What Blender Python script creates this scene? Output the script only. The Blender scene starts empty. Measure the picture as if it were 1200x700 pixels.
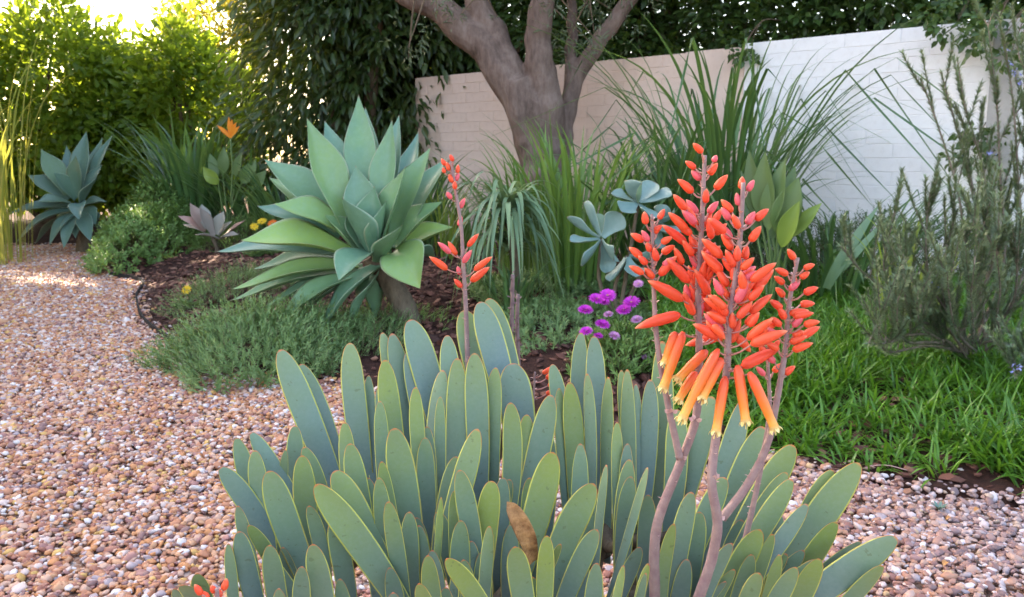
import bpy, math, random
import numpy as np
from mathutils import Vector
R = math.radians
rng = np.random.default_rng(7)
random.seed(7)
sc = bpy.context.scene
COL = sc.collection

# ------------------------------------------------------------------ camera, sky, sun, exposure
CAM_H, FPX, PITCH = 1.1, 1000.0, math.atan(0.165)
cam_d = bpy.data.cameras.new('camera'); cam = bpy.data.objects.new('camera', cam_d); COL.objects.link(cam)
cam.location = (0, 0, CAM_H); cam.rotation_euler = (math.pi / 2 - PITCH, 0, 0)
cam_d.sensor_width = 36; cam_d.lens = 30; cam_d.clip_start = .05; cam_d.clip_end = 2000
cam_d.dof.use_dof = True; cam_d.dof.focus_distance = 1.45; cam_d.dof.aperture_fstop = 12
sc.camera = cam

SUN_AZ, SUN_EL = R(-55), R(29)
world = bpy.data.worlds.new('World'); sc.world = world; world.use_nodes = True
wn = world.node_tree
sky = wn.nodes.new('ShaderNodeTexSky'); sky.sky_type = 'NISHITA'; sky.sun_disc = False
sky.sun_elevation = SUN_EL; sky.sun_rotation = SUN_AZ
sky.air_density = 1.0; sky.dust_density = 3.0; sky.ozone_density = 0.6
wn.links.new(sky.outputs[0], wn.nodes['Background'].inputs[0])
wn.nodes['Background'].inputs[1].default_value = 0.15
sun_d = bpy.data.lights.new('sun', 'SUN'); sun_d.energy = 4.5; sun_d.angle = R(.53); sun_d.color = (1, .9, .74)
sun = bpy.data.objects.new('sun', sun_d); COL.objects.link(sun)
to_sun = Vector((math.sin(SUN_AZ) * math.cos(SUN_EL), math.cos(SUN_AZ) * math.cos(SUN_EL), math.sin(SUN_EL)))
sun.rotation_euler = to_sun.to_track_quat('Z', 'Y').to_euler(); sun.location = (-8, 6, 9)
vs = sc.view_settings
vs.view_transform = 'Standard'; vs.look = 'None'; vs.gamma = 1; vs.use_curve_mapping = False; vs.exposure = 2.85
try:
    vs.use_white_balance = True; vs.white_balance_temperature = 7300; vs.white_balance_tint = 12
except Exception:
    pass
sc.cycles.use_denoising = True
sc.cycles.max_bounces = 8; sc.cycles.diffuse_bounces = 4; sc.cycles.transmission_bounces = 6
sc.cycles.sample_clamp_indirect = 6

# ------------------------------------------------------------------ pixel helpers (photograph is 1200 x 700)
def ray(px, py):
    cx, cy = (px - 600) / FPX, (350 - py) / FPX
    cp, sp = math.cos(PITCH), math.sin(PITCH)
    return np.array([cx, cp + cy * sp, -sp + cy * cp])
def P(px, py, Y):
    d = ray(px, py)
    return np.array([0, 0, CAM_H]) + d * (Y / d[1])
def G(px, py, z=0.0):
    d = ray(px, py)
    return np.array([0, 0, CAM_H]) + d * ((z - CAM_H) / d[2])

# ------------------------------------------------------------------ objects
ROOT = {}
def tag(o, label=None, cat=None, group=None, kind=None):
    if label: o['label'] = label
    if cat: o['category'] = cat
    if group: o['group'] = group
    if kind: o['kind'] = kind
    return o
def thing(name, label, cat, loc, group=None):
    o = bpy.data.objects.new(name, None); COL.objects.link(o); o.empty_display_size = .1
    o.location = loc; ROOT[o] = np.array(loc, float)
    return tag(o, label, cat, group)
def mesh_data(name, V, F, mat, smooth=True, attrs=None):
    me = bpy.data.meshes.new(name)
    V = np.asarray(V, np.float32)
    if isinstance(F, np.ndarray):
        n, k = F.shape
        me.vertices.add(len(V)); me.vertices.foreach_set('co', V.ravel())
        me.loops.add(n * k); me.loops.foreach_set('vertex_index', F.astype(np.int32).ravel())
        me.polygons.add(n); me.polygons.foreach_set('loop_start', np.arange(0, n * k, k, dtype=np.int32))
        me.update(calc_edges=True)
    else:
        me.from_pydata(V.tolist(), [], F)
    me.polygons.foreach_set('use_smooth', np.full(len(me.polygons), bool(smooth)))
    for a, vals in (attrs or {}).items():
        at = me.attributes.new(a, 'FLOAT', 'POINT')
        vals = np.asarray(vals, np.float32)
        if vals.ndim == 0: vals = np.full(len(V), vals, np.float32)
        at.data.foreach_set('value', vals)
    me.materials.append(mat)
    return me
def obj(name, geo, mat, parent=None, smooth=True, base=None, attrs=None):
    """geo = (V, F[, attrs]) in world coordinates; becomes ONE mesh object."""
    V, F = np.asarray(geo[0], float), geo[1]
    at = dict(geo[2]) if len(geo) > 2 else {}
    if attrs: at.update(attrs)
    off = ROOT[parent] if parent is not None else (np.array(base, float) if base is not None else np.zeros(3))
    o = bpy.data.objects.new(name, mesh_data(name, V - off, F, mat, smooth, at)); COL.objects.link(o)
    if parent is not None:
        o.parent = parent
    else:
        o.location = off
    ROOT[o] = off
    return o
def join(parts):
    Vs, Fs, at, n = [], [], {}, 0
    for p in parts:
        V, F = p[0], p[1]
        Vs.append(np.asarray(V, float))
        Fs.append(F + n if isinstance(F, np.ndarray) else [[i + n for i in f] for f in F])
        for k, a in (p[2] if len(p) > 2 else {}).items():
            at.setdefault(k, []).append(np.broadcast_to(np.asarray(a, float), (len(V),)))
        n += len(V)
    at = {k: np.concatenate(v) for k, v in at.items()}
    if all(isinstance(f, np.ndarray) for f in Fs) and len({f.shape[1] for f in Fs}) == 1:
        return np.concatenate(Vs), np.concatenate(Fs), at
    L = []
    for f in Fs: L += f.tolist() if isinstance(f, np.ndarray) else f
    return np.concatenate(Vs), L, at

# ------------------------------------------------------------------ geometry
def unit(v):
    v = np.asarray(v, float); n = np.linalg.norm(v, axis=-1, keepdims=True); return v / np.maximum(n, 1e-9)
def bez(b, c, t_, n, pw=1.0):
    t = (1 - (1 - np.linspace(0, 1, n)) ** pw)[:, None]
    return (1 - t) ** 2 * np.array(b) + 2 * t * (1 - t) * np.array(c) + t * t * np.array(t_)
def tangents(p):
    return unit(np.gradient(p, axis=0))
def prof_aloe(t):
    w = .62 + .38 * np.sin(np.clip(t / .62, 0, 1) * math.pi / 2)
    e = np.clip((t - .66) / .34, 0, 1)
    return w * np.sqrt(np.maximum(1 - e ** 2.4, 0.0004))
def prof_agave(t):
    w = .42 + .58 * np.sin(np.clip(t / .55, 0, 1) * math.pi / 2) ** 1.5
    e = np.clip((t - .5) / .5, 0, 1)
    return w * np.maximum((1 - e ** 1.55), .004) ** 1.12
def prof_paddle(t):
    e = np.clip(t, 0, 1)
    return np.maximum(np.sin(math.pi * np.clip(e * .96 + .03, 0, 1)) ** .7, .02)
def prof_spoon(t):
    return np.maximum((.22 + .78 * np.clip(t / .68, 0, 1) ** 1.4) * np.sqrt(np.maximum(1 - np.clip((t - .62) / .38, 0, 1) ** 2.4, .001)), .02)
def prof_lance(t):
    return np.maximum(np.sin(math.pi * np.clip(t, 0, 1) ** .85 * .97 + .06) ** .95 * (1 - .25 * t), .015)
def prof_strap(t):
    return np.maximum((.7 + .3 * np.sin(np.clip(t / .4, 0, 1) * math.pi / 2)) * (1 - np.clip((t - .45) / .55, 0, 1) ** 1.6), .03)
def solid_leaf(path, nhint, W, thick, cup, prof, wave=0.0, pw=1.0, tint=0.0):
    """thick succulent leaf: 12-point ring along a path; attrs edge (margin), tt (along the leaf), tint."""
    n = len(path); T = tangents(path)
    S = unit(np.cross(T, np.broadcast_to(nhint, T.shape))); N = np.cross(S, T)
    t = 1 - (1 - np.linspace(0, 1, n)) ** pw; w = W / 2 * prof(t)
    us = np.array([-1, -.87, -.45, 0, .45, .87, 1.0]); ub = us[1:-1][::-1]
    U = np.concatenate([us, ub]); isb = np.array([0] * 7 + [1] * 5)
    tk = thick * np.minimum(1, .35 + 1.2 * (1 - t)) * np.sqrt(prof(t))
    H = cup * (np.abs(U)[None, :] ** 1.7) * w[:, None]
    H = H + np.where(isb == 0, .22, -.78)[None, :] * tk[:, None] * (1 - U ** 2)[None, :]
    if wave:
        ph = random.uniform(0, 6.28)
        H = H + wave * w[:, None] * np.sin(t * 7 + ph)[:, None] * U[None, :]
    V = path[:, None, :] + S[:, None, :] * (U[None, :] * w[:, None])[..., None] + N[:, None, :] * H[..., None]
    K = len(U); V = V.reshape(-1, 3)
    i, k = np.meshgrid(np.arange(n - 1), np.arange(K), indexing='ij'); k2 = (k + 1) % K
    F = np.stack([i * K + k, (i + 1) * K + k, (i + 1) * K + k2, i * K + k2], -1).reshape(-1, 4)
    edge = np.tile((np.abs(U) > .99).astype(float), n)
    return V, F, {'edge': edge, 'tt': np.repeat(t, K), 'tint': np.full(len(V), tint)}
def ribbon(path, nhint, W, prof=prof_strap, fold=.25, tint=0.0):
    n = len(path); T = tangents(path)
    nh = np.broadcast_to(np.asarray(nhint, float), T.shape)
    S = unit(np.cross(T, nh)); N = np.cross(S, T)
    t = np.linspace(0, 1, n); w = W / 2 * prof(t)
    V = np.stack([path - S * w[:, None] + N * (fold * w)[:, None], path, path + S * w[:, None] + N * (fold * w)[:, None]], 1).reshape(-1, 3)
    i, k = np.meshgrid(np.arange(n - 1), np.arange(2), indexing='ij')
    F = np.stack([i * 3 + k, i * 3 + k + 1, (i + 1) * 3 + k + 1, (i + 1) * 3 + k], -1).reshape(-1, 4)
    return V, F, {'tt': np.repeat(t, 3), 'tint': np.full(len(V), tint)}
def tube(path, rad, sides=8, bump=0.0, cap=True, tint=0.0):
    path = np.asarray(path, float); n = len(path); rad = np.broadcast_to(np.asarray(rad, float), (n,))
    T = tangents(path); h = np.array([0, 0, 1.0]) if abs(T[0][2]) < .9 else np.array([1.0, 0, 0])
    V = []; A = None
    for i in range(n):
        A = np.cross(T[i], h) if A is None else A - T[i] * np.dot(A, T[i]); A = unit(A); B = np.cross(T[i], A)
        a = np.arange(sides) * 2 * math.pi / sides
        r = rad[i] * (1 + bump * rng.normal(0, 1, sides))
        V.append(path[i] + (np.cos(a) * r)[:, None] * A + (np.sin(a) * r)[:, None] * B)
    V = np.concatenate(V)
    i, k = np.meshgrid(np.arange(n - 1), np.arange(sides), indexing='ij'); k2 = (k + 1) % sides
    F = np.stack([i * sides + k, i * sides + k2, (i + 1) * sides + k2, (i + 1) * sides + k], -1).reshape(-1, 4)
    t = np.repeat(np.linspace(0, 1, n), sides)
    if cap:
        V = np.concatenate([V, path[:1], path[-1:]]); t = np.concatenate([t, [0, 1]])
        b = n * sides; k = np.arange(sides); k2 = (k + 1) % sides; L = (n - 1) * sides
        F = F.tolist() + [[b, int(y), int(x)] for x, y in zip(k, k2)] + [[b + 1, int(L + x), int(L + y)] for x, y in zip(k, k2)]
    return V, F, {'tt': t, 'tint': np.full(len(V), tint)}
def smooth_path(pts, n):
    pts = np.asarray(pts, float); m = len(pts)
    d = np.concatenate([[0], np.cumsum(np.linalg.norm(np.diff(pts, axis=0), axis=1))]); d /= d[-1]
    tg = np.gradient(pts, d, axis=0); out = []
    for t in np.linspace(0, 1, n):
        i = min(max(np.searchsorted(d, t) - 1, 0), m - 2); h = d[i + 1] - d[i]; s = (t - d[i]) / h
        out.append((2*s**3-3*s**2+1)*pts[i] + (s**3-2*s**2+s)*h*tg[i] + (-2*s**3+3*s**2)*pts[i+1] + (s**3-s**2)*h*tg[i+1])
    return np.array(out)
# small templates: leaf along +Y, normal +Z, unit length, unit width
LEAF = (np.array([[0, 0, 0], [-.40, .30, .10], [-.42, .64, .10], [.40, .30, .10], [.42, .64, .10], [0, 1, -.08], [0, .3, 0], [0, .65, .03]]),
        np.array([[0, 6, 1], [6, 7, 2], [6, 2, 1], [7, 5, 2], [0, 3, 6], [6, 3, 4], [6, 4, 7], [7, 4, 5]]))
NEEDLE = (np.array([[-.5, 0, 0], [.5, 0, 0], [.45, .5, .06], [-.45, .5, .06], [0, 1, 0]]), np.array([[0, 1, 2], [0, 2, 3], [3, 2, 4]]))
def blade_template(bend, n=6):
    t = np.linspace(0, 1, n); y = np.sin(t * bend) / max(bend, 1e-3); z = -(1 - np.cos(t * bend)) / max(bend, 1e-3)
    w = np.maximum(.5 * (.75 + .25 * np.sin(t * 3)) * (1 - np.clip((t - .5) / .5, 0, 1) ** 1.8), .02)
    V = np.stack([np.stack([-w, y, z + .18 * w * .04], 1), np.stack([0 * w, y, z - .006], 1), np.stack([w, y, z + .18 * w * .04], 1)], 1).reshape(-1, 3)
    F = []
    for i in range(n - 1):
        for k in range(2):
            a, b, c, d = i*3+k, i*3+k+1, i*3+k+4, i*3+k+3
            F += [[a, b, c], [a, c, d]]
    return V, np.array(F)
def scatter(tmpl, pos, axis, nhint, length, width, tint=None):
    """copies of one template, all in one mesh (numpy)"""
    TV, TF = tmpl; n = len(pos)
    Y = unit(axis); X = unit(np.cross(Y, nhint)); Z = np.cross(X, Y)
    length = np.broadcast_to(length, (n,)); width = np.broadcast_to(width, (n,))
    V = pos[:, None, :] + X[:, None, :] * (TV[None, :, 0:1] * width[:, None, None]) + Y[:, None, :] * (TV[None, :, 1:2] * length[:, None, None]) + Z[:, None, :] * (TV[None, :, 2:3] * length[:, None, None])
    F = (TF[None] + (np.arange(n) * len(TV))[:, None, None]).reshape(-1, TF.shape[1])
    tint = rng.random(n) if tint is None else tint
    return V.reshape(-1, 3), F, {'tint': np.repeat(tint, len(TV)), 'tt': np.tile(TV[:, 1], n)}
def rnd(n): return unit(rng.normal(0, 1, (n, 3)))
def clump_leaves(centers, outdir, per, crad, leaf, width, droop=-.15, tmpl=LEAF, up=.6):
    n = len(centers) * per
    c = np.repeat(centers, per, 0); o = np.repeat(outdir, per, 0)
    d = rnd(n); pos = c + d * crad * (rng.random((n, 1)) ** .5)
    ax = unit(d * .9 + o * .8 + np.array([0, 0, droop]) + rnd(n) * .35)
    nh = unit(rnd(n) * .7 + np.array([0, 0, up]) + o * .5)
    ct = np.repeat(rng.random(len(centers)), per)
    L = leaf * rng.uniform(.65, 1.25, n)
    return scatter(tmpl, pos, ax, nh, L, L * width, np.clip(.6 * ct + .4 * rng.random(n), 0, 1))
def ellipsoid_points(n, c, r, inner=.55, cut=None):
    d = rnd(n * 3); rad = inner + (1 - inner) * rng.random((len(d), 1)) ** .6
    wob = 1 + .14 * np.sin(d[:, :1] * 5 + c[0]) + .12 * np.sin(d[:, 2:] * 7 + c[1] * 3) + .10 * np.sin(d[:, 1:2] * 9)
    p = np.array(c) + d * rad * wob * np.array(r)
    if cut is not None:
        k = cut(p); p, d = p[k], d[k]
    return p[:n], d[:n]
ICO_V = unit(np.array([[-1, 1.618, 0], [1, 1.618, 0], [-1, -1.618, 0], [1, -1.618, 0], [0, -1, 1.618], [0, 1, 1.618], [0, -1, -1.618], [0, 1, -1.618], [1.618, 0, -1], [1.618, 0, 1], [-1.618, 0, -1], [-1.618, 0, 1]]))
ICO_F = np.array([[0,11,5],[0,5,1],[0,1,7],[0,7,10],[0,10,11],[1,5,9],[5,11,4],[11,10,2],[10,7,6],[7,1,8],[3,9,4],[3,4,2],[3,2,6],[3,6,8],[3,8,9],[4,9,5],[2,4,11],[6,2,10],[8,6,7],[9,8,1]])
def box(c, s, rot=0.0):
    v = np.array([[x, y, z] for x in (-.5, .5) for y in (-.5, .5) for z in (-.5, .5)]) * s
    cr, sr = math.cos(rot), math.sin(rot)
    v = np.stack([v[:, 0] * cr - v[:, 1] * sr, v[:, 0] * sr + v[:, 1] * cr, v[:, 2]], 1) + c
    return v, np.array([[0, 1, 3, 2], [4, 6, 7, 5], [0, 4, 5, 1], [2, 3, 7, 6], [0, 2, 6, 4], [1, 5, 7, 3]])

# ------------------------------------------------------------------ materials
class NT:
    def __init__(s, name):
        s.m = bpy.data.materials.new(name); s.m.use_nodes = True; s.t = s.m.node_tree; s.b = s.t.nodes['Principled BSDF']
    def n(s, typ, **kw):
        nd = s.t.nodes.new(typ)
        for k, v in kw.items(): setattr(nd, k, v)
        return nd
    def l(s, a, b): s.t.links.new(a, b)
    def attr(s, name):
        return s.n('ShaderNodeAttribute', attribute_name=name).outputs['Fac']
    def noise(s, scale, detail=4, rough=.6, coord='Object', vec=None):
        tc = s.n('ShaderNodeTexCoord'); nz = s.n('ShaderNodeTexNoise')
        nz.inputs['Scale'].default_value = scale; nz.inputs['Detail'].default_value = detail; nz.inputs['Roughness'].default_value = rough
        s.l(vec if vec is not None else tc.outputs[coord], nz.inputs['Vector']); return nz.outputs['Fac']
    def ramp(s, fac, stops, interp='LINEAR'):
        r = s.n('ShaderNodeValToRGB'); r.color_ramp.interpolation = interp
        e = r.color_ramp.elements
        while len(e) > 1: e.remove(e[-1])
        e[0].position = stops[0][0]; e[0].color = (*stops[0][1], 1)
        for p, c in stops[1:]:
            x = e.new(p); x.color = (*c, 1)
        s.l(fac, r.inputs['Fac']); return r.outputs['Color']
    def mix(s, fac, a, b, mode='MIX'):
        m = s.n('ShaderNodeMix', data_type='RGBA', blend_type=mode)
        for sock, v in ((m.inputs['Factor'], fac), (m.inputs['A'], a), (m.inputs['B'], b)):
            if isinstance(v, (int, float)): sock.default_value = v
            elif isinstance(v, tuple): sock.default_value = (*v, 1)
            else: s.l(v, sock)
        return m.outputs['Result']
    def math(s, op, a, b=0.0, clamp=False):
        m = s.n('ShaderNodeMath', operation=op, use_clamp=clamp)
        for i, v in enumerate((a, b)):
            if isinstance(v, (int, float)): m.inputs[i].default_value = v
            else: s.l(v, m.inputs[i])
        return m.outputs[0]
    def bump(s, h, strength=.3, dist=.01):
        b = s.n('ShaderNodeBump'); b.inputs['Strength'].default_value = strength; b.inputs['Distance'].default_value = dist
        s.l(h, b.inputs['Height']); s.l(b.outputs['Normal'], s.b.inputs['Normal'])
    def done(s, col, rough=.5, spec=.4, trans=0.0, tcol=None):
        if isinstance(col, tuple): s.b.inputs['Base Color'].default_value = (*col, 1)
        else: s.l(col, s.b.inputs['Base Color'])
        if isinstance(rough, float): s.b.inputs['Roughness'].default_value = rough
        else: s.l(rough, s.b.inputs['Roughness'])
        s.b.inputs['Specular IOR Level'].default_value = spec
        if trans:
            tr = s.n('ShaderNodeBsdfTranslucent'); mx = s.n('ShaderNodeMixShader'); mx.inputs[0].default_value = trans
            out = [x for x in s.t.nodes if x.type == 'OUTPUT_MATERIAL'][0]
            if tcol is not None:
                tcl = s.mix(.6, col, tcol)
                s.l(tcl, tr.inputs['Color'])
            elif isinstance(col, tuple): tr.inputs['Color'].default_value = (*col, 1)
            else: s.l(col, tr.inputs['Color'])
            s.l(s.b.outputs[0], mx.inputs[1]); s.l(tr.outputs[0], mx.inputs[2]); s.l(mx.outputs[0], out.inputs['Surface'])
        return s.m
def leaf_mat(name, c0, c1, c2, rough=.5, trans=.3, tcol=(.35, .5, .05), spec=.35, base=None, nscale=9.0):
    m = NT(name)
    f = m.math('ADD', m.math('MULTIPLY', m.attr('tint'), .75), m.math('MULTIPLY', m.noise(nscale, 3), .3))
    col = m.ramp(f, [(.1, c0), (.5, c1), (.9, c2)])
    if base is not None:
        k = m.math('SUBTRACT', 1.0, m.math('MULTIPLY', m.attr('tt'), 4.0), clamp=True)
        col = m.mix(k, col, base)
    return m.done(col, rough, spec, trans, tcol)
def bark_mat(name, c0, c1, c2, scale=8, strength=.6):
    m = NT(name)
    tc = m.n('ShaderNodeTexCoord'); mp = m.n('ShaderNodeMapping'); mp.inputs['Scale'].default_value = (1, 1, .35)
    m.l(tc.outputs['Object'], mp.inputs['Vector'])
    a = m.noise(scale, 8, .65, vec=mp.outputs[0]); b = m.noise(scale * 5, 6, .7, vec=mp.outputs[0])
    h = m.math('ADD', m.math('MULTIPLY', a, .6), m.math('MULTIPLY', b, .4))
    col = m.ramp(h, [(.3, c0), (.5, c1), (.68, c2)])
    m.bump(h, strength, .03)
    return m.done(col, .85, .2)
M = {}
def mat_aloe():
    m = NT('aloe_leaf')
    tint, tt, edge = m.attr('tint'), m.attr('tt'), m.attr('edge')
    nz = m.noise(14, 5, .6); fine = m.noise(160, 3, .7)
    blue, green, olive = (.128, .198, .198), (.150, .232, .150), (.225, .295, .075)
    f = m.math('ADD', m.math('MULTIPLY', tint, .75), m.math('ADD', m.math('MULTIPLY', nz, .35), m.math('MULTIPLY', m.math('SUBTRACT', tt, .55), .65)))
    col = m.ramp(f, [(.18, blue), (.55, green), (1.0, olive)])
    col = m.mix(m.math('MULTIPLY', m.math('SUBTRACT', fine, .42), .5, clamp=True), col, (.29, .345, .31))
    spot = m.math('GREATER_THAN', m.noise(85, 2, .5), .70)
    col = m.mix(m.math('MULTIPLY', spot, .45), col, (.10, .12, .06))
    tipk = m.math('MULTIPLY', m.math('SUBTRACT', tt, .90, clamp=True), 12.0, clamp=True)
    ecol = m.mix(tipk, (.62, .60, .12), (.78, .12, .03))
    ecol = m.mix(m.math('MULTIPLY', m.math('GREATER_THAN', nz, .55), .35), ecol, (.55, .28, .08))
    ek = m.math('MULTIPLY', m.math('SUBTRACT', edge, .12, clamp=True), 2.6, clamp=True)
    ek = m.math('MAXIMUM', ek, m.math('MULTIPLY', m.math('SUBTRACT', tt, .985, clamp=True), 60.0, clamp=True))
    col = m.mix(m.math('MULTIPLY', ek, .85), col, ecol)
    m.bump(m.math('ADD', nz, m.math('MULTIPLY', fine, .2)), .12, .004)
    return m.done(col, m.math('ADD', .42, m.math('MULTIPLY', nz, .2)), .45, .06, (.3, .4, .06))
def mat_agave(name, c0, c1, c2, pale):
    m = NT(name)
    tint, tt, edge = m.attr('tint'), m.attr('tt'), m.attr('edge')
    tc = m.n('ShaderNodeTexCoord')
    nz = m.noise(3.2, 5, .6); fine = m.noise(40, 4, .7)
    mpg = m.n('ShaderNodeMapping'); mpg.inputs['Scale'].default_value = (14, 14, 2); m.l(tc.outputs['Object'], mpg.inputs['Vector']); strk = m.noise(2.0, 4, .6, vec=mpg.outputs[0])
    f = m.math('ADD', m.math('MULTIPLY', tint, .7), m.math('ADD', m.math('MULTIPLY', nz, .35), m.math('MULTIPLY', strk, .15)))
    col = m.ramp(f, [(.15, c0), (.55, c1), (.95, c2)])
    col = m.mix(m.math('MULTIPLY', m.math('SUBTRACT', fine, .45, clamp=True), .8, clamp=True), col, pale)
    ek = m.math('MULTIPLY', m.math('SUBTRACT', edge, .45, clamp=True), 2.0, clamp=True)
    col = m.mix(m.math('MULTIPLY', ek, .8), col, (.55, .60, .40))
    tk = m.math('MULTIPLY', m.math('SUBTRACT', tt, .97, clamp=True), 33.0, clamp=True)
    col = m.mix(tk, col, (.30, .16, .10))
    m.bump(fine, .08, .004)
    return m.done(col, .42, .5, .16, (.45, .6, .10))
def mat_flower():
    m = NT('aloe_bud')
    tint, tt = m.attr('tint'), m.attr('tt')
    nz = m.noise(60, 3)
    red = m.ramp(tint, [(0, (.80, .060, .030)), (.55, (.84, .095, .03)), (.75, (.76, .08, .09)), (1, (.72, .13, .20))])
    tipc = m.mix(m.math('MULTIPLY', m.math('SUBTRACT', tt, .80, clamp=True), 3.0, clamp=True), red, (.72, .42, .22))
    col = m.mix(m.math('MULTIPLY', nz, .3), tipc, (.88, .15, .045))
    m.bump(m.noise(220, 4, .7), .10, .001)
    return m.done(col, .44, .4, .18, (.95, .18, .03))
def mat_open():
    m = NT('aloe_open_flower')
    tt = m.attr('tt')
    col = m.ramp(tt, [(0, (.78, .09, .04)), (.40, (.86, .15, .03)), (.76, (.88, .26, .035)), (.93, (.88, .42, .08)), (1, (.85, .68, .30))])
    return m.done(col, .38, .45, .2, (.95, .4, .05))
def plain(name, c0, c1, scale=20, rough=.6, spec=.3, trans=0.0, bump=.2):
    m = NT(name); nz = m.noise(scale, 5)
    m.bump(nz, bump, .01)
    return m.done(m.ramp(nz, [(.3, c0), (.7, c1)]), rough, spec, trans)
M['aloe'] = mat_aloe(); M['bud'] = mat_flower(); M['open'] = mat_open()
M['agave'] = mat_agave('agave_leaf', (.105, .225, .205), (.15, .285, .155), (.30, .44, .10), (.26, .40, .33))
M['agave_dark'] = mat_agave('blue_agave_leaf', (.085, .165, .155), (.115, .205, .15), (.15, .25, .11), (.24, .31, .30))
M['stalk'] = plain('aloe_stalk', (.21, .12, .125), (.30, .20, .18), 60, .55, .35, 0, .3)
M['pedicel'] = plain('aloe_pedicel', (.42, .14, .12), (.45, .24, .20), 60, .55)
M['bract'] = plain('aloe_bract', (.50, .26, .24), (.62, .42, .38), 60, .7)
M['dry'] = plain('dry_leaf', (.10, .035, .012), (.45, .24, .10), 45, .7, .3, 0, .8)
M['drystalk'] = plain('dry_stalk', (.10, .06, .07), (.22, .15, .14), 70, .8)
M['stem'] = bark_mat('aloe_stem', (.05, .035, .025), (.13, .095, .065), (.21, .16, .11), 14)
M['bark'] = bark_mat('olive_bark', (.055, .036, .030), (.165, .112, .092), (.26, .19, .16), 7, 1.0)
M['twig'] = bark_mat('twig_bark', (.06, .04, .025), (.13, .09, .06), (.2, .14, .09), 15)
M['hedge'] = leaf_mat('hedge_leaf', (.07, .13, .02), (.12, .21, .026), (.19, .28, .04), .38, .55, (.42, .52, .03), .5)
M['yellow_hedge'] = leaf_mat('golden_leaf', (.12, .15, .02), (.20, .22, .03), (.30, .26, .05), .45, .5, (.60, .50, .05))
M['dark_tree'] = leaf_mat('dark_tree_leaf', (.020, .040, .012), (.035, .068, .018), (.075, .10, .028), .35, .26, (.30, .40, .03), .5)
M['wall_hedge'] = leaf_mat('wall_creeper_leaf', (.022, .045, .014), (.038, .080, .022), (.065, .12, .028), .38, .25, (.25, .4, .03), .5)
M['olive_leaf'] = leaf_mat('olive_leaf', (.07, .10, .05), (.11, .14, .08), (.17, .20, .13), .5, .2, (.3, .38, .08))
M['palm'] = leaf_mat('palm_leaf', (.10, .17, .02), (.16, .25, .03), (.22, .30, .04), .4, .5, (.55, .65, .03))
M['strap_dark'] = leaf_mat('dark_strap_leaf', (.035, .085, .035), (.058, .135, .046), (.11, .20, .07), .33, .22, (.25, .42, .06), .5)
M['strap_mid'] = leaf_mat('green_strap_leaf', (.06, .13, .03), (.11, .22, .045), (.19, .31, .08), .40, .25, (.3, .45, .06), .4)
M['strap_pale'] = leaf_mat('pale_strap_leaf', (.085, .16, .095), (.14, .23, .12), (.23, .32, .16), .42, .2, (.3, .42, .1), .4)
M['strap_lime'] = leaf_mat('lime_strap_leaf', (.08, .15, .03), (.16, .25, .04), (.30, .38, .07), .42, .35, (.55, .6, .05), .4)
M['reed'] = leaf_mat('reed_leaf', (.13, .18, .03), (.22, .27, .05), (.36, .32, .09), .45, .4, (.6, .55, .08), .4)
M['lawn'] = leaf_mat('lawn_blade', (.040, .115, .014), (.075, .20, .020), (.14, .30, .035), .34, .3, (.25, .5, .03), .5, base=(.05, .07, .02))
M['cover'] = leaf_mat('cover_leaf', (.085, .16, .04), (.14, .25, .065), (.22, .35, .10), .45, .25, (.3, .45, .06))
M['cover_lime'] = leaf_mat('fine_cover_leaf', (.085, .155, .06), (.135, .23, .085), (.22, .33, .12), .5, .22, (.35, .5, .08))
M['rosemary'] = leaf_mat('rosemary_needle', (.06, .10, .06), (.12, .17, .095), (.22, .28, .14), .5, .12, (.3, .4, .08))
M['wood'] = bark_mat('rosemary_wood', (.11, .085, .07), (.22, .18, .15), (.30, .25, .21), 30)
M['strelitzia'] = leaf_mat('strelitzia_leaf', (.085, .14, .055), (.12, .19, .065), (.20, .29, .05), .42, .18, (.4, .5, .06))
M['cotyledon'] = mat_agave('cotyledon_leaf', (.16, .27, .27), (.20, .31, .28), (.22, .32, .16), (.34, .44, .42))
M['pink_aloe'] = leaf_mat('blushed_leaf', (.20, .23, .19), (.30, .28, .24), (.40, .22, .18), .5, .08, (.5, .3, .2))

# ------------------------------------------------------------------ ground
EDGE = [(-14, 12.2), (-9, 11.4)] + [tuple(G(*p)[:2]) for p in ((20, 288), (100, 288), (128, 322), (163, 330), (158, 352), (166, 378), (208, 412), (222, 434), (300, 441), (350, 442), (450, 462), (700, 515), (930, 546), (1060, 576), (1200, 594))] + [(2.6, 2.55), (6, 2.2), (14, 2.0)]
EDGE = np.array(EDGE)
def inside_bed(x, y):
    return y > np.interp(x, EDGE[:, 0][np.argsort(EDGE[:, 0])], EDGE[:, 1][np.argsort(EDGE[:, 0])])
def edge_dist(x, y):
    p = np.stack([x, y], -1); best = np.full(np.shape(x), 1e9)
    for a, b in zip(EDGE[:-1], EDGE[1:]):
        ab = b - a; t = np.clip(((p - a) @ ab) / (ab @ ab), 0, 1); d = np.linalg.norm(p - (a + t[..., None] * ab), axis=-1); best = np.minimum(best, d)
    return np.where(inside_bed(x, y), best, -best)
def ground_z(x, y):
    x, y = np.asarray(x, float), np.asarray(y, float); d = edge_dist(x, y)
    s = np.clip(d / .9, 0, 1); s = s * s * (3 - 2 * s)
    return np.where(d > 0, .012 + .13 * s + .10 * np.clip((d - .7) / 1.6, 0, 1) + .015 * np.sin(x * 3.1) * np.cos(y * 2.7) * s, -.03)
def gz(x, y): return float(ground_z(np.array([x]), np.array([y]))[0])
m = NT('path_grit'); a = m.noise(55, 6, .7, 'Object'); vo = m.n('ShaderNodeTexVoronoi'); vo.inputs['Scale'].default_value = 70
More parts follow.
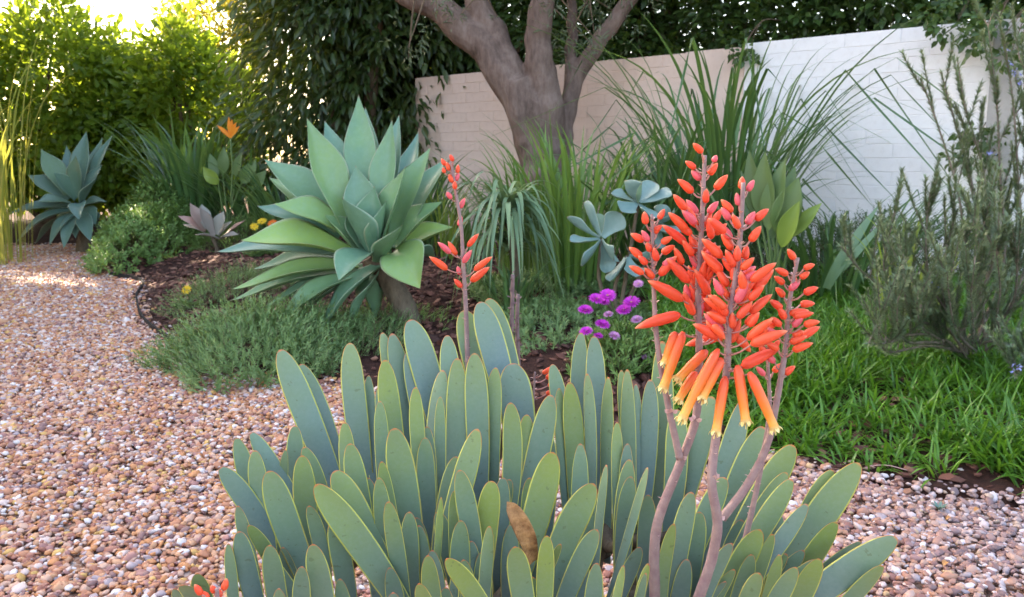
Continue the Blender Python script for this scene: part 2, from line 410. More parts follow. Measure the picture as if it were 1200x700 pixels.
tc = m.n('ShaderNodeTexCoord'); m.l(tc.outputs['Object'], vo.inputs['Vector'])
sep = m.n('ShaderNodeSeparateColor'); m.l(vo.outputs['Color'], sep.inputs[0])
col = m.ramp(sep.outputs[0], [(.1, (.16, .08, .05)), (.4, (.38, .20, .13)), (.65, (.46, .30, .22)), (.9, (.55, .45, .40))])
col = m.mix(m.math('MULTIPLY', a, .4), col, (.14, .075, .05))
m.bump(m.math('SUBTRACT', 1.0, vo.outputs['Distance']), .6, .01); M['grit'] = m.done(col, .8, .2)
m = NT('earth'); a = m.noise(6, 8, .7); M['earth'] = m.done(m.ramp(a, [(.3, (.05, .028, .018)), (.7, (.10, .055, .035))]), .95, .1)
m = NT('bed_soil'); a = m.noise(18, 8, .75); m.bump(a, .8, .04)
M['soil'] = m.done(m.ramp(a, [(.3, (.025, .012, .010)), (.55, (.055, .024, .018)), (.75, (.09, .04, .028))]), .9, .15)
s = 600.0
tag(obj('ground', (np.array([[-s, -s, -.06], [s, -s, -.06], [s, s, -.06], [-s, s, -.06]]), np.array([[0, 1, 2, 3]])), M['earth'], smooth=False), kind='structure')
xs, ys = np.linspace(-11, 9, 90), np.linspace(-4, 13, 80)
gx, gy = np.meshgrid(xs, ys)
gzv = .006 * np.sin(gx * 2.3 + gy) + .006 * np.sin(gy * 3.1 - gx) - .012
def grid_faces(nr, nc):
    i, j = np.meshgrid(np.arange(nr - 1), np.arange(nc - 1), indexing='ij')
    return np.stack([i * nc + j, i * nc + j + 1, (i + 1) * nc + j + 1, (i + 1) * nc + j], -1).reshape(-1, 4)
tag(obj('gravel_path', (np.stack([gx, gy, gzv], -1).reshape(-1, 3), grid_faces(80, 90)), M['grit']), kind='structure')
xs, ys = np.linspace(-12, 10, 260), np.linspace(1.8, 16, 190)
gx, gy = np.meshgrid(xs, ys); z = ground_z(gx, gy); z = np.where(z < 0, -.045, z + .008 * rng.normal(0, 1, z.shape))
tag(obj('garden_bed', (np.stack([gx, gy, z], -1).reshape(-1, 3), grid_faces(190, 260)), M['soil']), kind='structure')

# gravel: pebbles instanced on points by geometry nodes
def visible(x, y, margin=.35):
    return (y > 1.0) & (np.abs(x) < .62 * y + margin)
pts = []
for y0, y1, dens, sc_ in ((1.0, 3.2, 5200, 1.0), (3.2, 5.5, 4200, 1.08), (5.5, 12.0, 2600, 1.3)):
    n = int((y1 - y0) * 13 * dens); X = rng.uniform(-8, 5, n); Y = rng.uniform(y0, y1, n)
    k = visible(X, Y, .7); X, Y = X[k], Y[k]
    d = edge_dist(X, Y); k = d < rng.normal(.03, .05, len(X)); X, Y, d = X[k], Y[k], d[k]
    pts.append(np.stack([X, Y, np.maximum(ground_z(X, Y), 0) + rng.uniform(-.003, .006, len(X)), np.full(len(X), sc_)], 1))
pts = np.concatenate(pts); npt = len(pts)
m = NT('pebble'); oi = m.n('ShaderNodeObjectInfo'); nz = m.noise(90, 3)
col = m.ramp(oi.outputs['Random'], [(0, (.46, .19, .10)), (.13, (.30, .11, .075)), (.23, (.55, .33, .24)), (.36, (.52, .21, .075)), (.47, (.62, .48, .43)), (.57, (.36, .17, .15)), (.66, (.56, .29, .16)), (.77, (.70, .64, .62)), (.84, (.20, .11, .11)), (.90, (.38, .31, .33)), (.95, (.60, .35, .10))], 'CONSTANT')
col = m.mix(m.math('MULTIPLY', nz, .35), col, (.34, .15, .10))
gp = m.n('ShaderNodeNewGeometry'); sx_ = m.n('ShaderNodeSeparateXYZ'); m.l(gp.outputs['Position'], sx_.inputs[0])
kx = m.math('MULTIPLY', m.math('SUBTRACT', sx_.outputs['X'], .55, clamp=True), .9, clamp=True)
bw = m.n('ShaderNodeRGBToBW'); m.l(col, bw.inputs[0]); gre = m.mix(1.0, bw.outputs[0], (.88, .76, .84), 'MULTIPLY')
col = m.mix(m.math('MULTIPLY', kx, .75), col, gre); M['pebble'] = m.done(col, .55, .35)
me = bpy.data.meshes.new('gravel'); me.vertices.add(npt); me.vertices.foreach_set('co', pts[:, :3].astype(np.float32).ravel())
sv = rng.lognormal(0, .28, (npt, 1)) * .0088 * np.stack([rng.uniform(.9, 1.35, npt), rng.uniform(.75, 1.1, npt), rng.uniform(.45, .75, npt)], 1) * pts[:, 3:4]
rv = np.stack([rng.normal(0, .35, npt), rng.normal(0, .35, npt), rng.uniform(0, 6.283, npt)], 1)
for nm, arr in (('pebble_scale', sv), ('pebble_rot', rv)):
    at = me.attributes.new(nm, 'FLOAT_VECTOR', 'POINT'); at.data.foreach_set('vector', arr.astype(np.float32).ravel())
me.materials.append(M['pebble'])
grav = bpy.data.objects.new('gravel', me); COL.objects.link(grav)
tag(grav, 'loose tan, rust and white pebbles covering the path', 'gravel', kind='stuff')
ng = bpy.data.node_groups.new('scatter_pebbles', 'GeometryNodeTree')
ng.interface.new_socket('Geometry', in_out='INPUT', socket_type='NodeSocketGeometry'); ng.interface.new_socket('Geometry', in_out='OUTPUT', socket_type='NodeSocketGeometry')
N_ = ng.nodes; L_ = ng.links
gi, go = N_.new('NodeGroupInput'), N_.new('NodeGroupOutput')
joinn = N_.new('GeometryNodeJoinGeometry')
for k in range(5):
    ico = N_.new('GeometryNodeMeshIcoSphere'); ico.inputs['Subdivisions'].default_value = 2
    nz = N_.new('ShaderNodeTexNoise'); nz.noise_dimensions = '4D'; nz.inputs['W'].default_value = k * 7.3; nz.inputs['Scale'].default_value = 1.1
    pn = N_.new('GeometryNodeInputPosition'); L_.new(pn.outputs[0], nz.inputs['Vector'])
    sub = N_.new('ShaderNodeVectorMath'); sub.operation = 'SUBTRACT'; sub.inputs[1].default_value = (.5, .5, .5); L_.new(nz.outputs['Color'], sub.inputs[0])
    scl = N_.new('ShaderNodeVectorMath'); scl.operation = 'SCALE'; scl.inputs['Scale'].default_value = 1.5; L_.new(sub.outputs[0], scl.inputs[0])
    sp = N_.new('GeometryNodeSetPosition'); L_.new(ico.outputs['Mesh'], sp.inputs['Geometry']); L_.new(scl.outputs[0], sp.inputs['Offset'])
    ss = N_.new('GeometryNodeSetShadeSmooth'); L_.new(sp.outputs[0], ss.inputs[0])
    sm = N_.new('GeometryNodeSetMaterial'); sm.inputs['Material'].default_value = M['pebble']; L_.new(ss.outputs[0], sm.inputs[0])
    g2 = N_.new('GeometryNodeGeometryToInstance'); L_.new(sm.outputs[0], g2.inputs[0]); L_.new(g2.outputs[0], joinn.inputs[0])
iop = N_.new('GeometryNodeInstanceOnPoints'); iop.inputs['Pick Instance'].default_value = True
rv_ = N_.new('FunctionNodeRandomValue'); rv_.data_type = 'INT'
for s_ in rv_.inputs:
    if s_.name == 'Min' and s_.type == 'INT': s_.default_value = 0
    if s_.name == 'Max' and s_.type == 'INT': s_.default_value = 4
ro = [o for o in rv_.outputs if o.type == 'INT'][0]
L_.new(gi.outputs[0], iop.inputs['Points']); L_.new(joinn.outputs[0], iop.inputs['Instance']); L_.new(ro, iop.inputs['Instance Index'])
for nm, sk in (('pebble_scale', 'Scale'), ('pebble_rot', 'Rotation')):
    na = N_.new('GeometryNodeInputNamedAttribute'); na.data_type = 'FLOAT_VECTOR'; na.inputs['Name'].default_value = nm
    L_.new(na.outputs['Attribute'], iop.inputs[sk])
L_.new(iop.outputs[0], go.inputs[0])
md = grav.modifiers.new('pebbles', 'NODES'); md.node_group = ng

# bark and lava chunks over the bed
m = NT('mulch_chunk'); m2 = m.attr('tint'); a = m.noise(40, 5, .7)
col = m.ramp(m2, [(0, (.045, .018, .014)), (.4, (.10, .036, .026)), (.75, (.17, .065, .045)), (.97, (.30, .15, .10))])
col = m.mix(m.math('MULTIPLY', a, .4), col, (.06, .03, .025)); m.bump(a, .6, .006); M['mulch'] = m.done(col, .75, .3)
n = 26000; X = rng.uniform(-7, 4.5, n); Y = rng.uniform(2.4, 10, n)
k = visible(X, Y, .3) & (edge_dist(X, Y) > np.where(X > .9, -.22 * rng.random(n) ** 2, -.05)); X, Y = X[k], Y[k]; n = len(X)
V0 = ICO_V[None] * (1 + .35 * rng.normal(0, 1, (n, 12, 1)).clip(-1.2, 1.2)); sx = rng.lognormal(0, .35, (n, 1, 1)) * np.where(edge_dist(X, Y) < .12, .010, .018)[:, None, None]
V0 = V0 * sx * np.stack([rng.uniform(.9, 1.7, n), rng.uniform(.6, 1.0, n), rng.uniform(.35, .7, n)], 1)[:, None, :]
a = rng.uniform(0, 6.28, n); ca, sa = np.cos(a)[:, None], np.sin(a)[:, None]
V0 = np.stack([V0[..., 0] * ca - V0[..., 1] * sa, V0[..., 0] * sa + V0[..., 1] * ca, V0[..., 2] + V0[..., 0] * rng.normal(0, .3, (n, 1))], -1)
V0 += np.stack([X, Y, np.maximum(ground_z(X, Y), .0) + .008], 1)[:, None, :]
tag(obj('bark_mulch', (V0.reshape(-1, 3), (ICO_F[None] + (np.arange(n) * 12)[:, None, None]).reshape(-1, 3), {'tint': np.repeat(rng.random(n), 12)}), M['mulch'], smooth=False),
    'dark red bark and lava chunks mulching the bed', 'mulch', kind='stuff')
# grit fallen among the mulch on the strip in front of the lawn
# black plastic edging at the corner of the bed
pp = np.array([[*G(px, py)[:2], .02] for px, py in ((128, 324), (160, 330), (159, 352), (167, 378), (208, 412), (222, 433))])
pth = smooth_path(pp, 40)
e_in = pth + np.array([.03, .02, 0]); hgt = .022
V = np.concatenate([np.stack([q + np.array([0, 0, -.05]), q + np.array([0, 0, hgt]), q + np.array([.012, .006, hgt]), q + np.array([.012, .006, -.05])]) for q in pth])
F = np.concatenate([np.array([[i * 4 + k, i * 4 + (k + 1) % 4, i * 4 + 4 + (k + 1) % 4, i * 4 + 4 + k] for k in range(4)]) for i in range(39)])
M['plastic'] = plain('black_plastic', (.018, .018, .02), (.03, .028, .03), 30, .85, .1)
tag(obj('edging_strip', (V, F), M['plastic'], smooth=False, base=pth[20]), 'low black edging strip at the corner of the mulched bed', 'edging')

# ------------------------------------------------------------------ painted wall
WA, WB = np.array([-1.05, 9.49]), np.array([4.66, 4.31])
WD = (WB - WA) / np.linalg.norm(WB - WA); WN = np.array([-WD[1], WD[0]])
if WN[1] > 0: WN = -WN                     # towards the camera side
WANG = math.atan2(WD[1], WD[0]); WLEN = np.linalg.norm(WB - WA)
def wall_s(px):                            # wall parameter under a pixel column
    c = (px - 600) / FPX; return (c * WA[1] - WA[0]) / (WD[0] - c * WD[1])
def wall_mat(name, c0, c1, stain):
    m = NT(name); a = m.noise(2.2, 6, .65); b = m.noise(26, 6, .7); g = m.noise(120, 3)
    col = m.ramp(a, [(.25, c0), (.7, c1)]); col = m.mix(m.math('MULTIPLY', m.math('SUBTRACT', b, .5, clamp=True), 1.6, clamp=True), col, stain)
    m.bump(m.math('ADD', b, m.math('MULTIPLY', g, .4)), .35, .006); return m.done(col, .75, .25)
M['white_wall'] = wall_mat('white_paint', (.74, .72, .72), (.82, .80, .80), (.62, .58, .55))
M['peach_wall'] = wall_mat('peach_paint', (.62, .46, .385), (.71, .55, .47), (.52, .37, .30))
M['grey_pier'] = wall_mat('grey_plaster', (.34, .32, .30), (.42, .40, .38), (.28, .26, .25))
wall = thing('boundary_wall', 'long painted block wall, peach at one end and white at the other', 'wall', (*(WA + WD * WLEN / 2), 0.0))
S1, S2, SE = wall_s(798), wall_s(864), wall_s(1146)
def wp(s, off, z): return np.array([*(WA + WD * s + WN * off), z])
CH, BL, TOP = .098, .39, 1.95
def wall_box(s0, s1, o0, o1, z0, z1):
    V, F = box(np.array([0, 0, 0]), np.array([s1 - s0, abs(o1 - o0), z1 - z0]))
    c = wp((s0 + s1) / 2, (o0 + o1) / 2, (z0 + z1) / 2); ca, sa = math.cos(WANG), math.sin(WANG)
    return np.stack([V[:, 0] * ca - V[:, 1] * sa, V[:, 0] * sa + V[:, 1] * ca, V[:, 2]], 1) + c, F
obj('wall_core', wall_box(0, S1, -.20, -.0035, -.05, TOP - .012), M['peach_wall'], wall, False)
obj('wall_core', wall_box(S2, SE, -.20, -.0035, -.05, TOP + .018), M['white_wall'], wall, False)
obj('wall_core', wall_box(SE + .16, WLEN, -.20, -.0035, -.05, TOP + .018), M['white_wall'], wall, False)
obj('pier', wall_box(S1, S2, -.24, .012, -.05, TOP + .004), M['peach_wall'], wall, False)
obj('pier', wall_box(SE, SE + .16, -.24, .03, -.05, TOP + .02), M['grey_pier'], wall, False)
def chamfer_block(L, H, D, b):
    x, y, z = L / 2, D / 2, H / 2
    V = [(sx * (x - b), y, sz * (z - b)) for sx in (-1, 1) for sz in (-1, 1)] + [(sx * x, y - b, sz * z) for sx in (-1, 1) for sz in (-1, 1)] + [(sx * x, -y, sz * z) for sx in (-1, 1) for sz in (-1, 1)]
    q = [(0, 2, 3, 1)]
    for o in (0, 4):
        q += [(o + 0, o + 4, o + 6, o + 2), (o + 2, o + 6, o + 7, o + 3), (o + 3, o + 7, o + 5, o + 1), (o + 1, o + 5, o + 4, o + 0)]
    return np.array(V, float), np.array(q)
bd = {}
def block_mesh(L, mat):
    k = (round(L, 3), mat)
    if k not in bd:
        V, F = chamfer_block(L - .0035, CH - .0032, .02, .0022); V[:, 1] *= -1; bd[k] = mesh_data('block', V, F[:, ::-1], M[mat], False)
    return bd[k]
low = {'peach_wall': [], 'white_wall': []}; nblk = 0
for s0, s1, mat, top in ((0, S1, 'peach_wall', TOP), (S2, SE, 'white_wall', TOP + .03), (SE + .16, WLEN, 'white_wall', TOP + .03)):
    c = 0
    while top - (c + 1) * CH > 0:
        zc = top - (c + .5) * CH; a = s0 - (BL / 2 if c % 2 else 0)
        while a < s1 - .02:
            u0, u1 = max(a, s0), min(a + BL, s1); a += BL
            if u1 - u0 < .03: continue
            if c < 14:
                o = bpy.data.objects.new('block', block_mesh(u1 - u0, mat)); COL.objects.link(o); o.parent = wall
                o.location = wp((u0 + u1) / 2, random.gauss(-.0095, .0008), zc) - ROOT[wall]
                o.rotation_euler = (random.gauss(0, .004), 0, WANG + math.pi * 0 + random.gauss(0, .003)); nblk += 1
            else:
                low[mat].append(wall_box(u0 + .003, u1 - .003, -.012, .0005, zc - CH / 2 + .003, zc + CH / 2 - .003))
        c += 1
for k, v in low.items():
    tag(obj('lower_blocks', join(v), M[k], wall, False), kind='stuff')
print('blocks', nblk)

# ------------------------------------------------------------------ shrubs and trees behind
def branch_tubes(base, ends, r0):
    g = []
    for e in ends:
        mid = base * .45 + e * .55 + rng.normal(0, .12, 3); mid[2] = base[2] + (e[2] - base[2]) * .6
        p = smooth_path([base, mid, e], 9); g.append(tube(p, np.linspace(r0, r0 * .25, 9), 6, .05, False))
    return join(g)
def shrub(name, label, cat, c, r, clusters, per, crad, leaf, width, mat, group=None, trunk=.07, nb=7, droop=-.15, inner=.55, cut=None, extra=None, n_limb_z=None):
    root = thing(name, label, cat, (c[0], c[1], gz(c[0], c[1])), group)
    p, d = ellipsoid_points(clusters, c, r, inner, cut)
    g = clump_leaves(p, d, per, crad, leaf, width, droop)
    if extra is not None: g = join([g, extra])
    obj('crown', g, M[mat], root)
    base = ROOT[root] + np.array([0, 0, -.05])
    ends = p[rng.choice(len(p), nb, False)] * .75 + np.array(c) * .25
    obj('trunk', branch_tubes(base, ends, trunk), M['twig'], root)
    return root
above = lambda z0: (lambda p: p[:, 2] > z0)
HG = 'shrubs of the sunlit boundary hedge'
shrub('hedge_shrub', 'bright leafy hedge shrub behind the far blue agave', 'shrub', P(45, 130, 12.3), (1.55, 1.1, 1.5), 560, 24, .24, .14, .5, 'hedge', HG, cut=above(.1))
shrub('hedge_shrub', 'lower hedge shrub with a dip in its top beside the tallest hedge shrub', 'shrub', P(140, 155, 12.6), (1.1, 1.0, 1.15), 330, 24, .24, .14, .5, 'hedge', HG, cut=above(.1))
shrub('hedge_shrub', 'sunlit hedge shrub behind the bird of paradise flower', 'shrub', P(218, 140, 12.2), (.95, .9, 1.3), 330, 24, .24, .135, .5, 'hedge', HG, cut=above(.1))
shrub('hedge_shrub', 'hedge shrub running on past the reeds at the gravel', 'shrub', np.array([-9.0, 11.6, 1.4]), (1.9, 1.2, 1.7), 600, 22, .24, .12, .5, 'hedge', HG, cut=above(.1))
shrub('golden_tree', 'yellow leaved tree in full sun behind the hedge', 'tree', P(262, 60, 16), (1.1, 1.0, 1.9), 420, 22, .26, .12, .45, 'yellow_hedge', trunk=.09, inner=.3)
# big dark evergreen: crown high above the frame shades the garden
c = P(410, 40, 10.2)
root = shrub('evergreen_tree', 'large dark drooping evergreen tree at the end of the wall', 'tree', np.array([c[0] + .25, 10.2, 3.6]), (1.6, 1.25, 3.5), 1800, 25, .26, .15, .34, 'dark_tree', trunk=.16, nb=12, droop=-.75, inner=.25, cut=above(.35))
# creeper hedge over the wall
def wall_hedge(s0, s1, label, z0=1.75, z1=3.9, n=650, grp='creeper clad hedge behind the wall'):
    mid = wp((s0 + s1) / 2, -.9, 0); root = thing('wall_hedge', label, 'hedge', (mid[0], mid[1], .1), grp)
    S = rng.uniform(s0, s1, n); O = -.45 - 1.3 * rng.random(n) ** 1.2 - .0; Z = z0 + (z1 - z0) * rng.random(n)
    O += .12 * np.sin(S * 4) + .10 * np.sin(Z * 5 + S * 2)
    C = np.array([wp(s, o, z) for s, o, z in zip(S, O, Z)])
    out = np.broadcast_to(np.array([WN[0], WN[1], .25]), C.shape)
    obj('foliage', clump_leaves(C, out, 24, .2, .095, .5, -.35), M['wall_hedge'], root)
    obj('trunk', branch_tubes(np.array([mid[0], mid[1], 0.0]), C[rng.choice(n, 9, False)], .06), M['twig'], root)
wall_hedge(-1.5, 1.55, 'dark hedge rising behind the peach end of the wall', n=1000)
wall_hedge(1.45, 4.3, 'dark glossy hedge rising behind the middle of the wall', n=1300)
wall_hedge(4.2, 8.2, 'leafy hedge spilling over the white end of the wall', n=1400)
# sprays that hang over the wall face
def spray(cpx, cpy, off, n, rad, label):
    s = wall_s(cpx); d = wp(s, off, 0); c0 = P(cpx, cpy, d[1])
    root = thing('creeper_spray', label, 'creeper', c0)
    st = wp(s, -.5, c0[2] + .3)
    obj('stem', join([tube(smooth_path([st, (st + c0) / 2 + np.array([0, 0, .12]), c0 + rnd(1)[0] * rad * .6], 8), np.linspace(.006, .002, 8), 5, 0, False) for _ in range(5)]), M['twig'], root)
    cs = c0 + rnd(n) * rad * np.array([1.3, .5, .8]); out = np.broadcast_to(np.array([WN[0], WN[1], -.4]), cs.shape)
    obj('leaves', clump_leaves(cs, out, 7, .05, .065, .55, -.3), M['wall_hedge'], root)
spray(870, 62, .03, 10, .10, 'small creeper tuft hanging over the wall at the peach pier')
spray(1125, 22, .06, 26, .17, 'leafy creeper spray hanging over the white wall by its grey pier')
spray(1160, 40, .10, 16, .13, 'creeper trailing down the grey pier')
spray(1146, 175, .14, 18, .16, 'leafy shoots climbing low on the grey pier')
spray(1185, 45, .5, 22, .2, 'leafy branch overhanging the rosemary tips')
# out-of-frame trees added beyond the gravel to block the sun and shade the garden
for i, (x, y, z, rx, ry, rz) in enumerate(((-9.4, 9.3, 4.4, 1.6, 1.5, 3.6), (-9.2, 6.4, 4.7, 1.8, 1.7, 3.9), (-9.6, 3.4, 4.6, 1.8, 1.7, 3.8))):
    shrub('added_shade_tree', ['tall unseen tree added for shade next to the hedge end', 'tallest unseen tree in the added shading row along the gravel', 'unseen tree added for shade at the open end of the row'][i], 'tree', np.array([x, y, z]), (rx, ry, rz), 900, 22, .34, .22, .5, 'dark_tree', 'unseen trees added along the gravel to block the sun', trunk=.14, nb=8, inner=.15, cut=above(.5))

shrub('added_shade_tree', 'tall unseen bare stemmed tree added behind the hedge end to block the sun', 'tree', np.array([-8.6, 12.3, 7.1]), (2.2, 2.6, 2.4), 1000, 22, .36, .24, .5, 'dark_tree', None, trunk=.16, nb=9, inner=.1)  # added out of view to stop sun leaking onto lawn and strap leaves
# palm glimpsed behind the tree
root = thing('palm_tree', 'bright sunlit palm fronds seen between the olive limbs', 'palm', (*P(600, 60, 13.2)[:2], 0.0))
pc = P(592, 110, 13.2)
obj('trunk', tube(smooth_path([ROOT[root], (ROOT[root] + pc) / 2 + np.array([.03, 0, 0]), pc], 10), .11, 8, .06), M['bark'], root)
for i in range(13):
    a = i * 2.4; el = .35 + .75 * random.random(); L = 1.3
    d = np.array([math.cos(a) * math.cos(el), math.sin(a) * math.cos(el) * .8, math.sin(el)])
    path = bez(pc, pc + d * L * .6, pc + d * L + np.array([0, 0, -.28]), 26)
    T = tangents(path); side = unit(np.cross(T, np.array([0, 0, 1.0]))); q = []
    for sgn in (-1, 1):
        ax = unit(T * .5 + side * sgn * 1.0 + np.array([0, 0, -.25])); k = np.arange(3, 26)
        LL = .42 * np.sin(np.linspace(.5, 2.7, 26))
        q.append(scatter(NEEDLE, path[k], ax[k], np.broadcast_to(np.array([0, 0, 1.0]), ax[k].shape), LL[k], .035))
    obj('frond', join(q), M['palm'], root)

# ------------------------------------------------------------------ olive tree with several limbs
OY = 7.15
tr = thing('olive_tree', 'old olive tree with several grey brown limbs in front of the wall', 'tree', (*P(632, 330, OY)[:2], gz(P(632, 330, OY)[0], OY)))
base = ROOT[tr] + np.array([0, 0, -.1])
def tp(px, py, dy=0.0): return P(px, py, OY + dy)
def wig(path, amp=.012): return path + rng.normal(0, amp, path.shape)
parts = [
    tube(wig(smooth_path([base, tp(640, 240), tp(634, 165), tp(622, 128), tp(608, 100)], 18)), np.interp(np.linspace(0, 1, 18), [0, .2, .55, 1], [.27, .225, .205, .15]), 14, .035),
    tube(wig(smooth_path([tp(640, 235), tp(625, 165), tp(606, 112), tp(570, 62, .1), tp(528, 22, .2), tp(478, -8, .3), tp(380, -70, .5)], 26)), np.interp(np.linspace(0, 1, 26), [0, .3, .6, 1], [.165, .15, .12, .06]), 12, .035),
    tube(wig(smooth_path([tp(636, 200), tp(618, 135), tp(590, 66, .1), tp(566, 20, .2), tp(547, -20, .3), tp(500, -130, .4)], 22)), np.interp(np.linspace(0, 1, 22), [0, .35, .7, 1], [.16, .13, .10, .05]), 12, .035),
    tube(wig(smooth_path([tp(640, 180, -.03), tp(643, 120, -.05), tp(630, 62, -.05), tp(636, 10, -.1), tp(640, -120, -.2)], 22)), np.interp(np.linspace(0, 1, 22), [0, .35, .6, 1], [.145, .12, .10, .05]), 12, .035),
    tube(wig(smooth_path([tp(655, 200, .05), tp(664, 140, .1), tp(673, 96, .15), tp(700, 52, .15), tp(737, 2, .1), tp(800, -90, 0)], 24), .008), np.interp(np.linspace(0, 1, 24), [0, .35, .7, 1], [.085, .075, .065, .035]), 10, .035),
    tube(wig(smooth_path([tp(667, 112, .12), tp(669, 60, .2), tp(671, 5, .25), tp(676, -100, .4)], 16), .008), np.linspace(.055, .03, 16), 10, .035)]
trunk = obj('trunk', join(parts), M['bark'], tr)
rm = trunk.modifiers.new('remesh', 'REMESH'); rm.mode = 'VOXEL'; rm.voxel_size = .016; rm.use_smooth_shade = True
sm = trunk.modifiers.new('smooth', 'SMOOTH'); sm.iterations = 4; sm.factor = .5
p, d = ellipsoid_points(900, (.45, 7.0, 4.7), (2.3, 1.9, 1.6), .3, lambda p: p[:, 2] > 2.75)
low_c = np.array([tp(x, y, dy) for x, y, dy in ((655, 22, -.2), (680, 40, -.2), (700, 30, -.3), (716, 22, 0), (690, 14, .2), (655, 45, .2), (490, 52, -.2), (478, 66, 0), (500, 30, 0), (520, 12, .1), (540, 5, -.1), (650, 5, -.3), (725, 8, 0), (762, 12, 0), (600, 2, .2), (705, 55, 0))])
low_c = np.repeat(low_c, 5, 0) + rng.normal(0, .09, (len(low_c) * 5, 3))
obj('crown', join([clump_leaves(p, d, 26, .2, .075, .2, -.3), clump_leaves(low_c, rnd(len(low_c)), 7, .06, .06, .2, -.5)]), M['olive_leaf'], tr)
tw = []
for e in list(p[rng.choice(len(p), 26, False)]) + list(low_c[::4]):
    b = tp(random.choice((500, 545, 640, 670, 760)), -70, .2); tw.append(tube(smooth_path([b, (b + e) / 2 + np.array([0, 0, .15]), e], 7), np.linspace(.016, .003, 7), 5, 0, False))
tag(obj('twigs', join(tw), M['twig'], tr), kind='stuff')

# ------------------------------------------------------------------ agaves
def rosette(name, label, cat, ctr, axis, leaves, Y, mat, thick, cup, group=None, wave=.05, trunk_r=.06, lean=0.0):
    g0 = gz(ctr[0], ctr[1]); root = thing(name, label, cat, (ctr[0], ctr[1], g0), group)
    axis = unit(np.array(axis, float))
    for tx, ty, dyt, bx, by, dyb, w, sag, tint in leaves:
        t, b = P(tx, ty, Y + dyt), P(bx, by, Y + dyb)
        L = np.linalg.norm(t - b); out = unit(t - b)
        c = (t + b) / 2 + axis * sag * L
        path = bez(b, c, t, 22)
        path = path + axis * (.05 * L * np.sin(np.linspace(0, 1, 22) * 5.2 + random.uniform(-.4, .4)) * np.linspace(0, 1, 22))[:, None]
        rel = (t + b) / 2 - ctr; rad = rel - axis * np.dot(rel, axis)
        nh = unit(axis * 1.0 - unit(rad) * .75)
        obj('leaf', solid_leaf(path, nh, w * 1.22 / FPX * Y, thick, cup, prof_agave, wave, tint=tint), M[mat], root)
    cc = np.array(ctr)
    sb = ROOT[root] + np.array([lean, 0, -.05])
    obj('stem', tube(smooth_path([sb, (sb + cc) / 2 + np.array([.03, .02, -.02]), cc], 8), np.linspace(trunk_r * 1.2, trunk_r, 8), 12, .06), M['stem'], root)
    return root
AY = 4.9
AG = [ # tip x, y, dy, base x, y, dy, width px, sag, tint
    (419, 104, .25, 428, 272, .03, 32, .02, .45), (427, 118, .38, 438, 268, .06, 26, .0, .2), (358, 132, .02, 408, 270, 0, 36, -.02, .62),
    (379, 135, .28, 420, 262, .05, 28, .0, .2), (390, 150, .38, 425, 262, .08, 26, .0, .1), (467, 128, .25, 448, 272, .04, 26, .03, .15), (459, 136, .12, 444, 272, .02, 28, .03, .45),
    (504, 168, .12, 462, 280, .03, 36, .05, .55), (523, 180, .25, 472, 282, .05, 32, .06, .3), (490, 150, .42, 458, 270, .1, 28, .0, .1),
    (308, 181, .18, 398, 268, .04, 38, .04, .45), (314, 203, .3, 396, 272, .08, 30, .02, .6),
    (320, 236, -.12, 408, 276, -.02, 38, .10, .68), (300, 238, .15, 396, 280, .05, 34, .06, .1),
    (281, 278, -.22, 412, 300, -.04, 50, .10, .85), (252, 289, .02, 400, 298, .02, 36, .02, .1),
    (295, 311, .15, 412, 302, .03, 30, .03, .3), (270, 335, -.15, 420, 312, -.02, 30, .06, .7), (268, 347, .05, 420, 318, .01, 26, .05, .45),
    (300, 362, -.02, 424, 322, 0, 26, .08, .3), (319, 384, -.22, 424, 322, -.03, 30, .16, .5), (372, 389, -.28, 446, 312, -.04, 32, .14, .35),
    (400, 228, -.28, 432, 296, -.05, 42, -.06, .25), (475, 192, -.10, 446, 288, -.02, 34, .02, .5), (471, 260, -.34, 444, 306, -.05, 32, -.10, .4),
    (518, 234, .02, 464, 290, 0, 40, .08, .6), (531, 263, .10, 470, 296, .02, 34, .05, .95), (492, 336, -.25, 462, 296, -.03, 46, .30, .8),
    (396, 326, -.40, 436, 296, -.05, 36, .12, .35), (448, 196, .1, 440, 280, 0, 30, .0, .2), (416, 190, .02, 430, 284, -.01, 34, -.02, .3), (510, 300, .25, 466, 300, .05, 34, .12, .3),
    (330, 340, .2, 424, 316, .05, 30, .06, .4), (345, 372, .0, 430, 322, .02, 28, .12, .3), (438, 215, -.05, 436, 292, -.02, 34, .0, .3), (412, 236, .0, 428, 292, 0, 34, .02, .35), (380, 250, -.1, 420, 296, -.02, 34, .06, .5), (452, 232, -.2, 440, 298, -.04, 34, -.03, .35), (410, 384, -.1, 444, 318, 0, 28, .12, .4), (440, 372, .1, 450, 314, .03, 28, .12, .35), (505, 270, .35, 462, 290, .08, 34, .05, .25)]
actr = P(436, 300, AY + .02)
rosette('agave_plant', 'large pale blue green agave with broad smooth leaves above the fan aloe', 'agave', actr, (-.05, -.45, .9), AG, AY, 'agave', .016, .48, 'agaves in the bed', trunk_r=.06, lean=.24)
LY = 10.0
